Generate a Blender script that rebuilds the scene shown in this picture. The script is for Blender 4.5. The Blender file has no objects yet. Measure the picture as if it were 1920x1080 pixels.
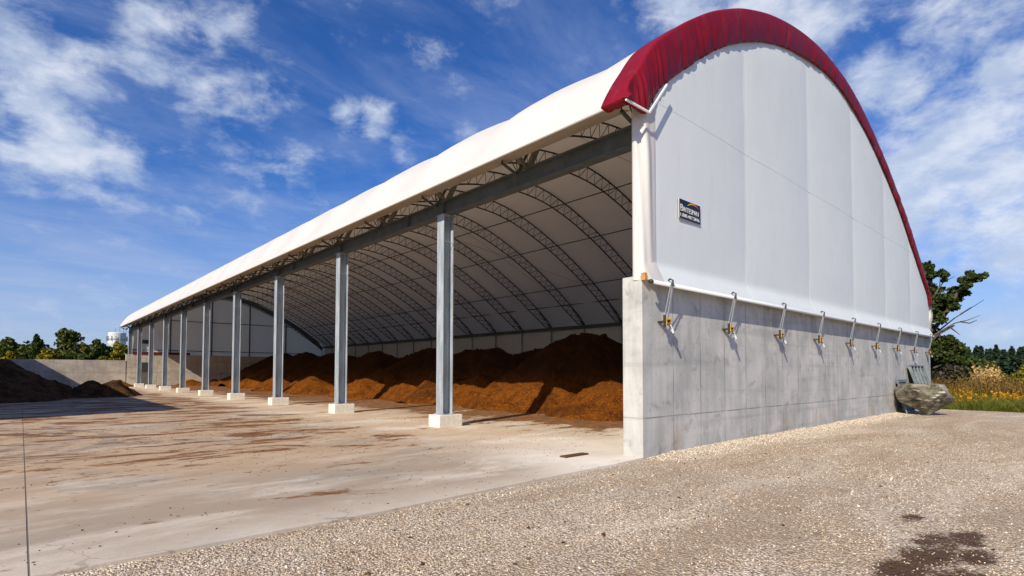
import bpy, math, random
import numpy as np
from mathutils import Vector, Matrix
random.seed(7); rng = np.random.default_rng(7)
R = math.radians
S = bpy.context.scene
COL = S.collection
# ------------------------------------------------------------------ camera
F_PX, CY, PITCH, ROLL, YAW = 1020.22, 662.27, 0.0355, 0.002, 0.7338
CAM = Vector((-9.3455, -6.4188, 1.7))
fw = Vector((math.sin(YAW)*math.cos(PITCH), math.cos(YAW)*math.cos(PITCH), math.sin(PITCH)))
rt = Vector((math.cos(YAW), -math.sin(YAW), 0)); up = rt.cross(fw)
r2 = rt*math.cos(ROLL) + up*math.sin(ROLL); u2 = up*math.cos(ROLL) - rt*math.sin(ROLL)
cd = bpy.data.cameras.new('camera'); cam = bpy.data.objects.new('camera', cd); COL.objects.link(cam)
m = Matrix((r2, u2, -fw)).transposed().to_4x4(); m.translation = CAM
cam.matrix_world = m
cd.sensor_fit = 'HORIZONTAL'; cd.sensor_width = 36; cd.lens = F_PX/1920*36
cd.shift_y = (CY-540)/1920; cd.clip_start = .1; cd.clip_end = 6000
S.camera = cam
S.view_settings.view_transform = 'Standard'; S.view_settings.look = 'None'
S.view_settings.exposure = 0.27; S.view_settings.gamma = 1.0; S.view_settings.use_curve_mapping = False
def pixdir(u, v):
    d = fw + r2*((u-960)/F_PX) + u2*(-(v-CY)/F_PX)
    return d.normalized()
# ------------------------------------------------------------------ sun + sky
SUN_D = Vector((1, .36, -.69)).normalized()
ELEV = math.asin(-SUN_D.z); ROTZ = math.atan2(-SUN_D.x, -SUN_D.y)
sl = bpy.data.lights.new('sun', 'SUN'); sl.energy = 5.0; sl.angle = R(.5); sl.color = (1, .89, .72)
so = bpy.data.objects.new('sun', sl); COL.objects.link(so)
so.rotation_euler = SUN_D.to_track_quat('-Z', 'Y').to_euler(); so.location = (-40, -20, 60)

class NT:
    def __init__(s, tree): s.t = tree; s.n = tree.nodes; s.l = tree.links
    def new(s, typ, **kw):
        n = s.n.new(typ)
        for k, v in kw.items(): setattr(n, k, v)
        return n
    def lk(s, a, b): s.l.new(a, b)
    def set(s, sock, v):
        if hasattr(v, 'is_output') or isinstance(v, bpy.types.NodeSocket): s.l.new(v, sock)
        else: sock.default_value = v
    def math(s, op, a, b=0.0, c=0.0, clamp=False):
        n = s.new('ShaderNodeMath', operation=op, use_clamp=clamp)
        s.set(n.inputs[0], a); s.set(n.inputs[1], b); s.set(n.inputs[2], c); return n.outputs[0]
    def vmath(s, op, a, b=(0, 0, 0), out=0):
        n = s.new('ShaderNodeVectorMath', operation=op); s.set(n.inputs[0], a); s.set(n.inputs[1], b)
        return n.outputs[out]
    def noise(s, vec, scale=1, detail=4, rough=.55, dist=0, out='Fac'):
        n = s.new('ShaderNodeTexNoise'); s.set(n.inputs['Vector'], vec); n.inputs['Scale'].default_value = scale
        n.inputs['Detail'].default_value = detail; n.inputs['Roughness'].default_value = rough
        n.inputs['Distortion'].default_value = dist; return n.outputs[out]
    def vor(s, vec, scale, feature='F1', out='Distance', rnd=1):
        n = s.new('ShaderNodeTexVoronoi', feature=feature); s.set(n.inputs['Vector'], vec)
        n.inputs['Scale'].default_value = scale; n.inputs['Randomness'].default_value = rnd; return n.outputs[out]
    def map(s, v, a, b, c=0.0, d=1.0, smooth=True):
        n = s.new('ShaderNodeMapRange', clamp=True); n.interpolation_type = 'SMOOTHSTEP' if smooth else 'LINEAR'
        s.set(n.inputs[0], v)
        for i, x in enumerate((a, b, c, d)): s.set(n.inputs[i+1], x)
        return n.outputs[0]
    def mix(s, f, a, b, mode='MIX'):
        n = s.new('ShaderNodeMix', data_type='RGBA', blend_type=mode)
        s.set(n.inputs[0], f)
        for i, x in ((6, a), (7, b)):
            if isinstance(x, tuple) and len(x) == 3: x = (*x, 1)
            s.set(n.inputs[i], x)
        return n.outputs[2]
    def ramp(s, f, stops):
        n = s.new('ShaderNodeValToRGB'); s.set(n.inputs[0], f); e = n.color_ramp.elements
        while len(e) < len(stops): e.new(.5)
        for q, (p, c) in zip(e, stops): q.position = p; q.color = (*c, 1)
        return n.outputs[0]
    def scale(s, vec, sc):
        n = s.new('ShaderNodeMapping'); s.set(n.inputs[0], vec); n.inputs['Scale'].default_value = sc; return n.outputs[0]

W = bpy.data.worlds.new('World'); S.world = W; W.use_nodes = True
w = NT(W.node_tree); bg = w.n['Background']
sky = w.new('ShaderNodeTexSky', sky_type='NISHITA'); sky.sun_disc = False
sky.sun_elevation = ELEV; sky.sun_rotation = ROTZ
sky.air_density = 1.0; sky.dust_density = .6; sky.ozone_density = 3.0; sky.altitude = 200
tc = w.new('ShaderNodeTexCoord').outputs['Generated']
sep = w.new('ShaderNodeSeparateXYZ'); w.lk(tc, sep.inputs[0])
SKY_STR = .088
zz = w.math('MAXIMUM', sep.outputs[2], .0)
den = w.math('ADD', zz, .16)
cx_ = w.math('DIVIDE', sep.outputs[0], den); cy_ = w.math('DIVIDE', sep.outputs[1], den)
cmb = w.new('ShaderNodeCombineXYZ'); w.lk(cx_, cmb.inputs[0]); w.lk(cy_, cmb.inputs[1])
pl = cmb.outputs[0]
# cloud banks in the sky, each a direction with an angular size
blobs = [((40, 70), 6, 1), ((130, 110), 6, .95), ((230, 90), 5, .8), ((290, 30), 5, 1), ((390, 20), 5, .7), ((280, 110), 5, 1), ((370, 160), 5, .8), ((460, 180), 4.5, .9), ((530, 190), 3.5, .75),
         ((60, 180), 6, .85), ((110, 270), 5, 1.05), ((210, 290), 3.5, .8), ((20, 280), 4, .7), ((30, 330), 4, .5), ((650, 215), 2.8, 1.15), ((705, 225), 3.2, 1.2), ((750, 268), 2.5, .9), ((560, 298), 3.5, .75), ((650, 320), 3.5, .55),
         ((860, 180), 2.5, .75), ((870, 240), 3, .85), ((500, 385), 4.5, .5), ((1300, 10), 6, 1), ((1420, 15), 6, 1), ((1540, 12), 6, 1), ((1630, 150), 4, 1.25), ((1690, 165), 4, 1.2), ((1760, 140), 3, .8),
         ((1800, 15), 6, .9), ((1890, 20), 6, .9), ((1900, 130), 4.5, 1.25), ((1790, 170), 3, .9), ((1700, 260), 5, 1), ((1800, 260), 8, 1.2), ((1880, 230), 6, 1.1), ((1740, 330), 8, 1.2), ((1850, 320), 8, 1.2), ((1900, 420), 8, 1.1), ((1780, 400), 8, .95), ((1700, 410), 6, .8), ((1850, 520), 8, .6)]
mask = None
for (uv, ang, wt) in blobs:
    d = pixdir(*uv)
    dist = w.vmath('DISTANCE', tc, tuple(d), out=1)
    f = w.map(dist, 0.0, math.radians(ang)*1.25, wt, 0.0)
    mask = f if mask is None else w.math('MAXIMUM', mask, f)
n1 = w.noise(w.scale(tc, (1, 1, 1.7)), 4.6, 9, .60, .15)
n2 = w.noise(w.scale(tc, (1, 1, 1.8)), 12.0, 9, .62, .2)
nn = w.math('ADD', w.math('MULTIPLY', n1, .45), w.math('MULTIPLY', n2, .55))
mask = w.math('MAXIMUM', mask, .22)
cl = w.math('ADD', nn, w.math('MULTIPLY', mask, .24))
cl = w.map(cl, .575, .82)
# thin high veil, streaked
veil = w.noise(w.scale(pl, (.8, 1.7, 1)), 1.6, 8, .64, .5)
veil = w.map(veil, .36, .78, 0, .34)
hz = w.map(sep.outputs[2], -.05, .34, .72, 0.0)
veil = w.math('ADD', veil, hz, clamp=True)
shade = w.noise(w.scale(tc, (1, 1, 2.0)), 14, 6, .6)
ccol = w.mix(w.map(shade, .35, .7), (5.0, 5.9, 7.5), (7.9, 8.3, 9.1))
lp_sat = w.new('ShaderNodeHueSaturation'); lp_sat.inputs['Saturation'].default_value = 1.22; lp_sat.inputs['Value'].default_value = 1.0
w.lk(sky.outputs[0], lp_sat.inputs['Color'])
skyc = w.mix(1.0, lp_sat.outputs[0], (.60, .83, 1.24), 'MULTIPLY')
c1 = w.mix(veil, skyc, (4.3, 5.1, 7.3))
c2 = w.mix(w.math('MULTIPLY', cl, .84), c1, ccol)
w.lk(c2, bg.inputs[0]); bg.inputs[1].default_value = SKY_STR

# ------------------------------------------------------------------ materials
def mat(name):
    M = bpy.data.materials.new(name); M.use_nodes = True
    t = NT(M.node_tree); b = t.n['Principled BSDF']; b.inputs['Specular IOR Level'].default_value = .35
    t.b = b; t.M = M; t.o = t.new('ShaderNodeTexCoord').outputs['Object']
    return t
def bump(t, h, strength=.5, dist=.02):
    n = t.new('ShaderNodeBump'); n.inputs['Strength'].default_value = strength; n.inputs['Distance'].default_value = dist
    t.lk(h, n.inputs['Height']); t.lk(n.outputs[0], t.b.inputs['Normal'])
def simple(name, c1, c2, rough=.6, sc=6, metal=0, bs=.15, bd=.01, det=5):
    t = mat(name); n = t.noise(t.o, sc, det, .6)
    t.lk(t.mix(t.map(n, .3, .7), c1, c2), t.b.inputs['Base Color']); t.b.inputs['Roughness'].default_value = rough
    t.b.inputs['Metallic'].default_value = metal
    if bs: bump(t, n, bs, bd)
    return t.M
def xyz(t, v=None):
    s = t.new('ShaderNodeSeparateXYZ'); t.lk(v or t.o, s.inputs[0]); return s.outputs
def band(t, v, period, off, half):      # thin line every period
    f = t.math('FRACT', t.math('DIVIDE', t.math('SUBTRACT', v, off), period))
    d = t.math('MULTIPLY', t.math('MINIMUM', f, t.math('SUBTRACT', 1, f)), period)
    return t.map(d, half*.4, half, 1, 0)

def concrete_wall_mat(name, light, dark, hj=.77):
    t = mat(name); x, y, z = xyz(t)
    n = t.noise(t.scale(t.o, (.9, .9, .8)), 1.0, 7, .62, .3)
    v = t.noise(t.scale(t.o, (3.2, 3.2, .35)), 1.3, 6, .6)
    f = t.noise(t.o, 60, 4, .6)
    tone = t.math('ADD', t.math('MULTIPLY', n, .68), t.math('MULTIPLY', v, .32))
    col = t.mix(t.map(tone, .36, .64), dark, light)
    # pour lifts and damp blotches
    lift = t.noise(t.scale(t.o, (.25, .25, 4.5)), 1, 4, .5)
    col = t.mix(t.map(lift, .52, .7, 0, .35), col, tuple(q*.72 for q in dark))
    blot = t.noise(t.o, 2.7, 7, .68, .5)
    col = t.mix(t.map(blot, .53, .70, 0, .62), col, tuple(q*.6 for q in dark))
    wob = t.math('MULTIPLY', t.math('SUBTRACT', t.noise(t.o, 9, 2), .5), .012)
    xl = t.math('ADD', x, wob)
    ln = t.math('MAXIMUM', t.math('MULTIPLY', band(t, xl, 1.155, 0.0, .016), t.map(x, .05, .1)), t.math('MULTIPLY', band(t, t.math('ADD', z, wob), 50, hj, .016), .9))
    brk = t.map(t.noise(t.o, 1.7, 3), .35, .6, .25, .85)
    col = t.mix(t.math('MULTIPLY', ln, brk), col, tuple(q*.42 for q in dark))
    # faint tie-hole dots
    hx = band(t, x, .5775, .29, .022); hzv = band(t, z, .61, .45, .022)
    col = t.mix(t.math('MULTIPLY', t.math('MULTIPLY', hx, hzv), .5), col, tuple(q*.45 for q in dark))
    # rusty dirt near the ground
    low = t.math('MULTIPLY', t.map(z, 0, .9, 1, 0), t.map(t.noise(t.scale(t.o, (1.2, 1.2, .5)), 1, 4), .5, .68))
    col = t.mix(t.math('MULTIPLY', low, .5), col, (.36, .25, .14))
    pits = t.map(t.vor(t.o, 14), .0, .07, 1, 0)
    col = t.mix(t.math('MULTIPLY', pits, .5), col, (.1, .1, .1))
    t.lk(col, t.b.inputs['Base Color']); t.b.inputs['Roughness'].default_value = .88
    h = t.math('SUBTRACT', t.math('ADD', t.math('MULTIPLY', f, .25), t.math('MULTIPLY', blot, .5)), t.math('MULTIPLY', ln, 1.0))
    bump(t, h, .5, .01)
    return t.M
M_WALL = concrete_wall_mat('concrete', (.56, .555, .53), (.37, .375, .365))
M_YARDWALL = concrete_wall_mat('yard concrete', (.56, .50, .42), (.38, .34, .285), 1.6)
M_PLINTH = simple('footing concrete', (.62, .58, .50), (.74, .70, .62), .9, 9, 0, .3)
def fabric(name, c1, c2, rough=.45, sc=1.2, wr=.10):
    t = mat(name); n = t.noise(t.o, sc, 5, .6); f = t.noise(t.scale(t.o, (1, 1, .3)), 2.2, 4, .5)
    dirt = t.noise(t.scale(t.o, (3, 3, .4)), 1.4, 6, .6)
    c = t.mix(t.map(n, .3, .7), c1, c2); c = t.mix(t.map(dirt, .56, .8, 0, .12), c, (.35, .33, .30))
    t.lk(c, t.b.inputs['Base Color']); t.b.inputs['Roughness'].default_value = rough; bump(t, f, wr, .15)
    if name == 'red vinyl': t.b.inputs['Specular IOR Level'].default_value = .22
    if name == 'white roof fabric':
        tr = t.new('ShaderNodeBsdfTranslucent'); tr.inputs[0].default_value = (.82, .74, .63, 1); mx = t.new('ShaderNodeMixShader'); mx.inputs[0].default_value = .32
        t.lk(t.b.outputs[0], mx.inputs[1]); t.lk(tr.outputs[0], mx.inputs[2]); t.lk(mx.outputs[0], t.n['Material Output'].inputs[0])
    return t.M
M_FAB = fabric('white roof fabric', (.77, .765, .75), (.81, .80, .785))
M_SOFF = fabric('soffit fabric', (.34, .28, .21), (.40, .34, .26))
M_GAB = fabric('gable fabric', (.655, .70, .715), (.685, .725, .735), .55, .8, .05)
M_RED = fabric('red vinyl', (.165, .003, .011), (.205, .004, .014), .46, 3, .2)
t = mat('galvanised steel'); v = t.vor(t.o, 22, out='Color'); n = t.noise(t.scale(t.o, (5, 5, .8)), 1.2, 6, .6)
c = t.mix(t.map(n, .3, .7), (.24, .275, .31), (.40, .45, .49)); c = t.mix(.10, c, v, 'OVERLAY')
t.lk(c, t.b.inputs['Base Color']); t.b.inputs['Roughness'].default_value = .5; t.b.inputs['Metallic'].default_value = .1
bump(t, n, .1, .01); M_GALV = t.M
M_BEAM = simple('painted beam steel', (.085, .098, .10), (.125, .14, .142), .6, 2.5, .1, .05)
M_TRUSS = simple('truss steel', (.045, .045, .04), (.08, .08, .07), .6, 5, .1, 0)
M_BRACK = simple('bracket steel', (.13, .13, .10), (.22, .21, .16), .6, 5, .2, 0)
M_YEL = simple('yellow winch paint', (.42, .24, .025), (.55, .31, .03), .4, 20, 0, .1)
M_BLK = simple('black steel', (.02, .02, .022), (.04, .04, .042), .5, 12, 0, 0)
M_STRAP = simple('grey webbing', (.28, .31, .34), (.40, .43, .45), .7, 40, 0, .2)
M_WHITE = simple('white plastic', (.80, .80, .78), (.84, .84, .82), .45, 10, 0, 0)
M_WOOD = simple('weathered wood', (.35, .15, .04), (.52, .26, .09), .8, 12, 0, .3)
M_NAVY = simple('sign navy', (.008, .012, .028), (.012, .017, .036), .4, 5, 0, 0)
M_MAROON = simple('maroon board', (.10, .008, .01), (.16, .012, .015), .5, 3, 0, 0)
M_DOOR = simple('dark door paint', (.03, .035, .035), (.05, .055, .05), .6, 4, 0, 0)
M_DOORL = simple('door panel grey', (.10, .11, .10), (.14, .145, .13), .6, 4, 0, 0)
M_PANEL = simple('form panel steel', (.10, .13, .14), (.22, .25, .26), .6, 3, .2, .2)

t = mat('mulch'); n = t.noise(t.o, 1.3, 8, .7, .2); f = t.vor(t.scale(t.o, (1, 1, 1.6)), 17, out='Color'); g = t.noise(t.o, 26, 6, .75)
gs = t.new('ShaderNodeSeparateColor'); t.lk(f, gs.inputs[0])
c = t.mix(t.map(n, .34, .66), (.13, .034, .003), (.36, .105, .006))
c = t.mix(t.map(gs.outputs[0], .5, 1.0, 0, .7), c, (.55, .19, .018)); c = t.mix(t.map(g, .42, .62, .65, 0), c, (.03, .010, .003))
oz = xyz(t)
c = t.mix(t.map(t.math('ADD', oz[2], t.math('MULTIPLY', n, 2.6)), 2.1, 3.6, 0, .8), c, (.030, .013, .006))  # upper mound darkened in the colour, standing in for the roof's shade
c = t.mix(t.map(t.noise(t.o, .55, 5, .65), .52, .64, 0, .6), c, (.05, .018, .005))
t.lk(c, t.b.inputs['Base Color']); t.b.inputs['Roughness'].default_value = .95; t.b.inputs['Specular IOR Level'].default_value = .1
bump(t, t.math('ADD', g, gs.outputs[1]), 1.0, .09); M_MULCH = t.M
t = mat('dark compost'); n = t.noise(t.o, 1.6, 8, .7); g = t.noise(t.o, 15, 6, .75)
c = t.mix(t.map(n, .36, .64), (.05, .023, .009), (.19, .092, .034)); c = t.mix(t.map(g, .42, .62, .7, 0), c, (.012, .007, .004))
t.lk(c, t.b.inputs['Base Color']); t.b.inputs['Roughness'].default_value = .95; t.b.inputs['Specular IOR Level'].default_value = .1
bump(t, g, 1, .08); M_COMP = t.M

# gravel yard
def gravel_mat():
    t = mat('gravel'); o = t.o
    big = t.noise(o, .35, 5, .6); mid = t.noise(o, 1.6, 6, .65)
    v1 = t.new('ShaderNodeTexVoronoi'); t.lk(o, v1.inputs['Vector']); v1.inputs['Scale'].default_value = 37
    v2 = t.new('ShaderNodeTexVoronoi'); t.lk(o, v2.inputs['Vector']); v2.inputs['Scale'].default_value = 80
    s1 = t.new('ShaderNodeSeparateColor'); t.lk(v1.outputs['Color'], s1.inputs[0])
    s2 = t.new('ShaderNodeSeparateColor'); t.lk(v2.outputs['Color'], s2.inputs[0])
    k = t.math('ADD', t.math('MULTIPLY', s1.outputs[0], .6), t.math('MULTIPLY', s2.outputs[0], .4))
    col = t.ramp(k, [(.12, (.26, .195, .135)), (.34, (.55, .44, .32)), (.56, (.78, .645, .49)), (.80, (.87, .76, .60)), (.97, (.91, .84, .72))])
    col = t.mix(t.map(big, .44, .62, 0, .5), col, (.60, .43, .28))
    col = t.mix(t.map(mid, .54, .74, 0, .7), col, (.40, .275, .17))
    gap = t.map(v1.outputs['Distance'], .35, .7, 0, .7)
    col = t.mix(gap, col, (.17, .12, .08))
    trk = t.noise(t.scale(t.vmath('ADD', o, t.vmath('MULTIPLY', t.noise(o, .12, 2, out='Color'), (6, 6, 0))), (.10, .75, 1)), 1.0, 5, .6)
    col = t.mix(t.map(trk, .50, .60, 0, .5), col, (.36, .26, .17))
    col = t.mix(t.map(trk, .46, .36, 0, .35), col, (.84, .74, .60))
    x, y, z = xyz(t)
    # pale washed stones along the wall
    pale = t.math('MULTIPLY', t.map(y, -1.1, -.35), t.map(x, .2, 1.0))
    pale = t.math('MULTIPLY', pale, t.map(t.math('ADD', mid, s1.outputs[1]), .6, 1.1, .1, .45))
    col = t.mix(pale, col, (.70, .64, .54))
    # oil and soil stain
    st = None
    for (px, py, r) in ((-1.95, -5.33, .30), (-2.35, -5.15, .36), (-2.9, -5.2, .42), (-3.5, -5.12, .42), (-2.6, -5.5, .28), (-3.5, -5.5, .4), (-1.35, -4.75, .22)):
        dx = t.math('MULTIPLY', t.math('SUBTRACT', x, px), .75); dy = t.math('MULTIPLY', t.math('SUBTRACT', y, py), 1.6)
        d = t.math('SQRT', t.math('ADD', t.math('MULTIPLY', dx, dx), t.math('MULTIPLY', dy, dy)))
        q = t.map(d, r*.3, r*1.5, 1, 0); st = q if st is None else t.math('MAXIMUM', st, q)
    st = t.map(t.math('ADD', t.math('ADD', st, t.math('MULTIPLY', t.math('SUBTRACT', t.noise(o, 3.2, 4, .6), .5), 1.5)), t.math('MULTIPLY', t.math('SUBTRACT', s1.outputs[0], .5), .55)), .40, .85, 0, .95)
    col = t.mix(st, col, (.075, .036, .018))
    t.lk(col, t.b.inputs['Base Color']); t.b.inputs['Roughness'].default_value = .92; t.b.inputs['Specular IOR Level'].default_value = .2
    h = t.math('ADD', t.math('MULTIPLY', t.math('SUBTRACT', 1, v1.outputs['Distance']), .7), t.math('MULTIPLY', t.math('SUBTRACT', 1, v2.outputs['Distance']), .3))
    bump(t, h, 1.0, .03)
    return t.M
M_GRAVEL = gravel_mat()
t = mat('stone chips'); oi = t.new('ShaderNodeNewGeometry').outputs['Random Per Island']
c = t.ramp(oi, [(.0, (.17, .12, .08)), (.25, (.40, .305, .21)), (.6, (.60, .49, .36)), (.88, (.74, .63, .49)), (1, (.80, .72, .61))])
t.lk(c, t.b.inputs['Base Color']); t.b.inputs['Roughness'].default_value = .9; M_CHIP = t.M
t = mat('pale chips'); oi = t.new('ShaderNodeNewGeometry').outputs['Random Per Island']
c = t.ramp(oi, [(.0, (.26, .20, .145)), (.5, (.52, .44, .34)), (1, (.74, .66, .55))])
t.lk(c, t.b.inputs['Base Color']); t.b.inputs['Roughness'].default_value = .9; M_CHIP2 = t.M
t = mat('crumbs'); oi = t.new('ShaderNodeNewGeometry').outputs['Random Per Island']
c = t.ramp(oi, [(.0, (.03, .015, .008)), (.6, (.10, .05, .02)), (1, (.2, .11, .05))])
t.lk(c, t.b.inputs['Base Color']); t.b.inputs['Roughness'].default_value = .95; M_CRUMB = t.M

def slab_mat():
    t = mat('concrete slab'); o = t.o; x, y, z = xyz(t)
    base = t.noise(o, .5, 6, .6); fine = t.noise(o, 45, 5, .7); mid = t.noise(o, 3.2, 6, .65)
    col = t.mix(t.map(base, .35, .65), (.54, .50, .43), (.70, .655, .575))
    col = t.mix(t.map(fine, .35, .65, 0, .34), col, (.36, .32, .27))
    mot = t.noise(t.scale(o, (1, 1.3, 1)), 7, 8, .72)
    col = t.mix(t.map(mot, .46, .66, 0, .38), col, (.38, .335, .28))
    pit = t.map(t.vor(o, 26), .02, .10, 1, 0)
    col = t.mix(t.math('MULTIPLY', pit, t.map(mot, .45, .55, 0, .5)), col, (.16, .125, .095))
    ck = t.new('ShaderNodeTexVoronoi', feature='DISTANCE_TO_EDGE'); t.lk(t.vmath('ADD', o, t.vmath('MULTIPLY', t.noise(o, 1.1, 5, out='Color'), (1.2, 1.2, 0))), ck.inputs['Vector']); ck.inputs['Scale'].default_value = .13
    col = t.mix(t.map(ck.outputs['Distance'], .0006, .0016, .5, 0), col, (.15, .12, .09))
    # traffic grey, long strokes across the slab
    wv = t.vmath('ADD', o, t.vmath('MULTIPLY', t.noise(o, .25, 2, out='Color'), (1.4, 1.4, 0)))
    tr = t.noise(t.scale(wv, (.35, .9, 1)), 1.0, 8, .66, .3)
    reg = t.math('MULTIPLY', t.map(y, -.6, .8), t.map(x, -1.0, -3.5))
    tr2 = t.math('MULTIPLY', t.map(tr, .34, .56), reg)
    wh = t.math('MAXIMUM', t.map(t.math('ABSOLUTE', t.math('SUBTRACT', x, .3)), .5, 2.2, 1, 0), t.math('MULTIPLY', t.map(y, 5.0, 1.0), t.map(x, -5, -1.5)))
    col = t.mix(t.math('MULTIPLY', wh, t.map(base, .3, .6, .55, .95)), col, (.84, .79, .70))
    col = t.mix(t.math('MULTIPLY', tr2, .85), col, (.27, .228, .18))
    # tan dust film
    tan = t.noise(t.scale(wv, (.3, .6, 1)), .8, 8, .68)
    ty = t.math('MULTIPLY', t.map(y, .8, 6.0, .35, 1), t.map(x, 12, 4, .4, 1))
    col = t.mix(t.math('MULTIPLY', t.map(tan, .32, .54), t.math('MULTIPLY', ty, .80)), col, (.48, .325, .195))
    # brown streaks of tracked mulch
    bs = t.noise(t.scale(wv, (.42, .95, 1)), 1.0, 10, .72, .3)
    # clean strip by the columns and by the gable wall
    clean = t.math('MULTIPLY', t.map(t.math('ABSOLUTE', t.math('SUBTRACT', x, .2)), .7, 2.4, 1, 0), .10)
    clean = t.math('ADD', clean, t.math('ADD', t.math('MULTIPLY', t.map(y, 4.5, .5, 0, .16), t.map(x, -6, -3)), t.map(y, 7.5, 1.0, 0, .075)))
    inner = t.map(x, 1.2, 5.5, 0, .15)
    farb = t.map(y, 10, 34, 0, .05)
    b = t.math('ADD', t.math('SUBTRACT', bs, clean), t.math('ADD', inner, farb))
    bm = t.map(b, .505, .565)
    brown = t.mix(t.map(mid, .4, .6), (.105, .040, .010), (.235, .095, .025))
    col = t.mix(t.math('MULTIPLY', bm, .92), col, brown)
    sp = t.noise(t.scale(o, (1.5, 3.2, 1)), 2.0, 9, .74)
    sp = t.map(t.math('SUBTRACT', sp, t.math('MULTIPLY', clean, .6)), .56, .61)
    sp = t.math('MULTIPLY', sp, t.map(y, .4, 1.6))
    col = t.mix(t.math('MULTIPLY', sp, .9), col, (.085, .036, .013))
    # curved tyre marks at the far left
    r = t.math('SQRT', t.math('ADD', t.math('POWER', t.math('ADD', x, 13.0), 2), t.math('POWER', t.math('SUBTRACT', y, 11.5), 2)))
    tm = t.math('MULTIPLY', t.map(t.noise(t.scale(t.o, (.2, .2, 1)), 1, 3), .3, .6), band(t, r, .75, .2, .22))
    tm = t.math('MULTIPLY', tm, t.math('MULTIPLY', t.map(r, 2.5, 3.5), t.map(r, 6.5, 5.0)))
    col = t.mix(t.math('MULTIPLY', tm, .6), col, (.17, .145, .12))
    # sawn joint
    j = t.map(t.math('ABSOLUTE', t.math('ADD', x, 9.25)), .004, .011, 1, 0)
    col = t.mix(t.math('MULTIPLY', j, .8), col, (.10, .085, .07))
    t.lk(col, t.b.inputs['Base Color']); t.b.inputs['Roughness'].default_value = .85; t.b.inputs['Specular IOR Level'].default_value = .25
    h = t.math('ADD', t.math('MULTIPLY', fine, .25), t.math('ADD', t.math('MULTIPLY', bm, .6), t.math('MULTIPLY', sp, .6)))
    bump(t, t.math('SUBTRACT', h, j), .6, .012)
    return t.M
M_SLAB = slab_mat()
t = mat('meadow ground'); n = t.noise(t.o, .15, 6, .6); n2 = t.noise(t.o, 2.5, 6, .6)
c = t.mix(t.map(n, .4, .6), (.055, .095, .018), (.12, .13, .03)); c = t.mix(t.map(n2, .5, .7, 0, .5), c, (.15, .12, .05))
t.lk(c, t.b.inputs['Base Color']); t.b.inputs['Roughness'].default_value = 1; bump(t, n2, .5, .1); M_MEADOW = t.M
def leaf(name, stops, trans=.25):
    t = mat(name); oi = t.new('ShaderNodeNewGeometry').outputs['Random Per Island']
    k = t.math('ADD', t.math('MULTIPLY', oi, .55), t.math('MULTIPLY', t.noise(t.o, .9, 3), .5))
    c = t.ramp(k, stops); t.lk(c, t.b.inputs['Base Color']); t.b.inputs['Roughness'].default_value = .65
    t.b.inputs['Specular IOR Level'].default_value = .2
    tr = t.new('ShaderNodeBsdfTranslucent'); t.lk(c, tr.inputs[0]); mx = t.new('ShaderNodeMixShader'); mx.inputs[0].default_value = trans
    out = t.n['Material Output']; t.lk(t.b.outputs[0], mx.inputs[1]); t.lk(tr.outputs[0], mx.inputs[2]); t.lk(mx.outputs[0], out.inputs[0])
    return t.M
L_DARK = leaf('dark green leaves', [(.2, (.014, .022, .006)), (.5, (.038, .058, .012)), (.8, (.085, .11, .022))])
L_MID = leaf('mid green leaves', [(.2, (.03, .042, .010)), (.5, (.075, .10, .018)), (.8, (.15, .165, .03))])
L_OLIVE = leaf('olive leaves', [(.2, (.03, .035, .01)), (.5, (.07, .08, .02)), (.8, (.12, .13, .03))])
L_YEL = leaf('yellow leaves', [(.2, (.12, .10, .008)), (.5, (.26, .21, .012)), (.8, (.40, .31, .02))])
L_YG = leaf('yellow green leaves', [(.2, (.05, .06, .01)), (.5, (.13, .13, .015)), (.8, (.24, .21, .02))])
L_PINE = leaf('conifer needles', [(.2, (.008, .018, .010)), (.5, (.018, .034, .018)), (.8, (.035, .055, .026))], .1)
L_BRUSH = leaf('brushwood leaves', [(.2, (.03, .028, .014)), (.5, (.07, .062, .035)), (.8, (.12, .10, .06))])
G_GREEN = leaf('green grass', [(.2, (.04, .055, .008)), (.5, (.10, .12, .015)), (.8, (.20, .19, .03))])
G_GOLD = leaf('goldenrod', [(.2, (.12, .11, .01)), (.5, (.42, .21, .012)), (.8, (.62, .29, .02))])
G_BROWN = leaf('brown weeds', [(.2, (.04, .03, .010)), (.5, (.15, .095, .022)), (.8, (.34, .20, .045))])
G_PLUME = leaf('pale plume grass', [(.2, (.30, .19, .07)), (.5, (.52, .33, .12)), (.8, (.70, .48, .20))])
M_BARK = simple('bark', (.06, .045, .03), (.13, .10, .075), .9, 9, 0, .5)
M_DEAD = simple('dead grey branch', (.05, .045, .038), (.12, .11, .095), .9, 9, 0, .3)
t = mat('boulder rock'); n = t.noise(t.o, 1.6, 9, .68, .4); n2 = t.noise(t.scale(t.o, (1, 1, 2)), 5, 8, .7)
c = t.mix(t.map(n, .40, .60), (.06, .055, .038), (.27, .245, .195)); c = t.mix(t.map(n2, .52, .7, 0, .8), c, (.05, .05, .035))
c = t.mix(t.map(t.noise(t.o, 2.4, 4), .56, .66, 0, .45), c, (.10, .10, .03))
c = t.mix(t.map(t.noise(t.scale(t.o, (1, .5, 3)), 2.1, 5), .60, .64, 0, .8), c, (.55, .50, .43))
t.lk(c, t.b.inputs['Base Color']); t.b.inputs['Roughness'].default_value = .85; bump(t, t.math('ADD', n, n2), .9, .06); M_ROCK = t.M

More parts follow.
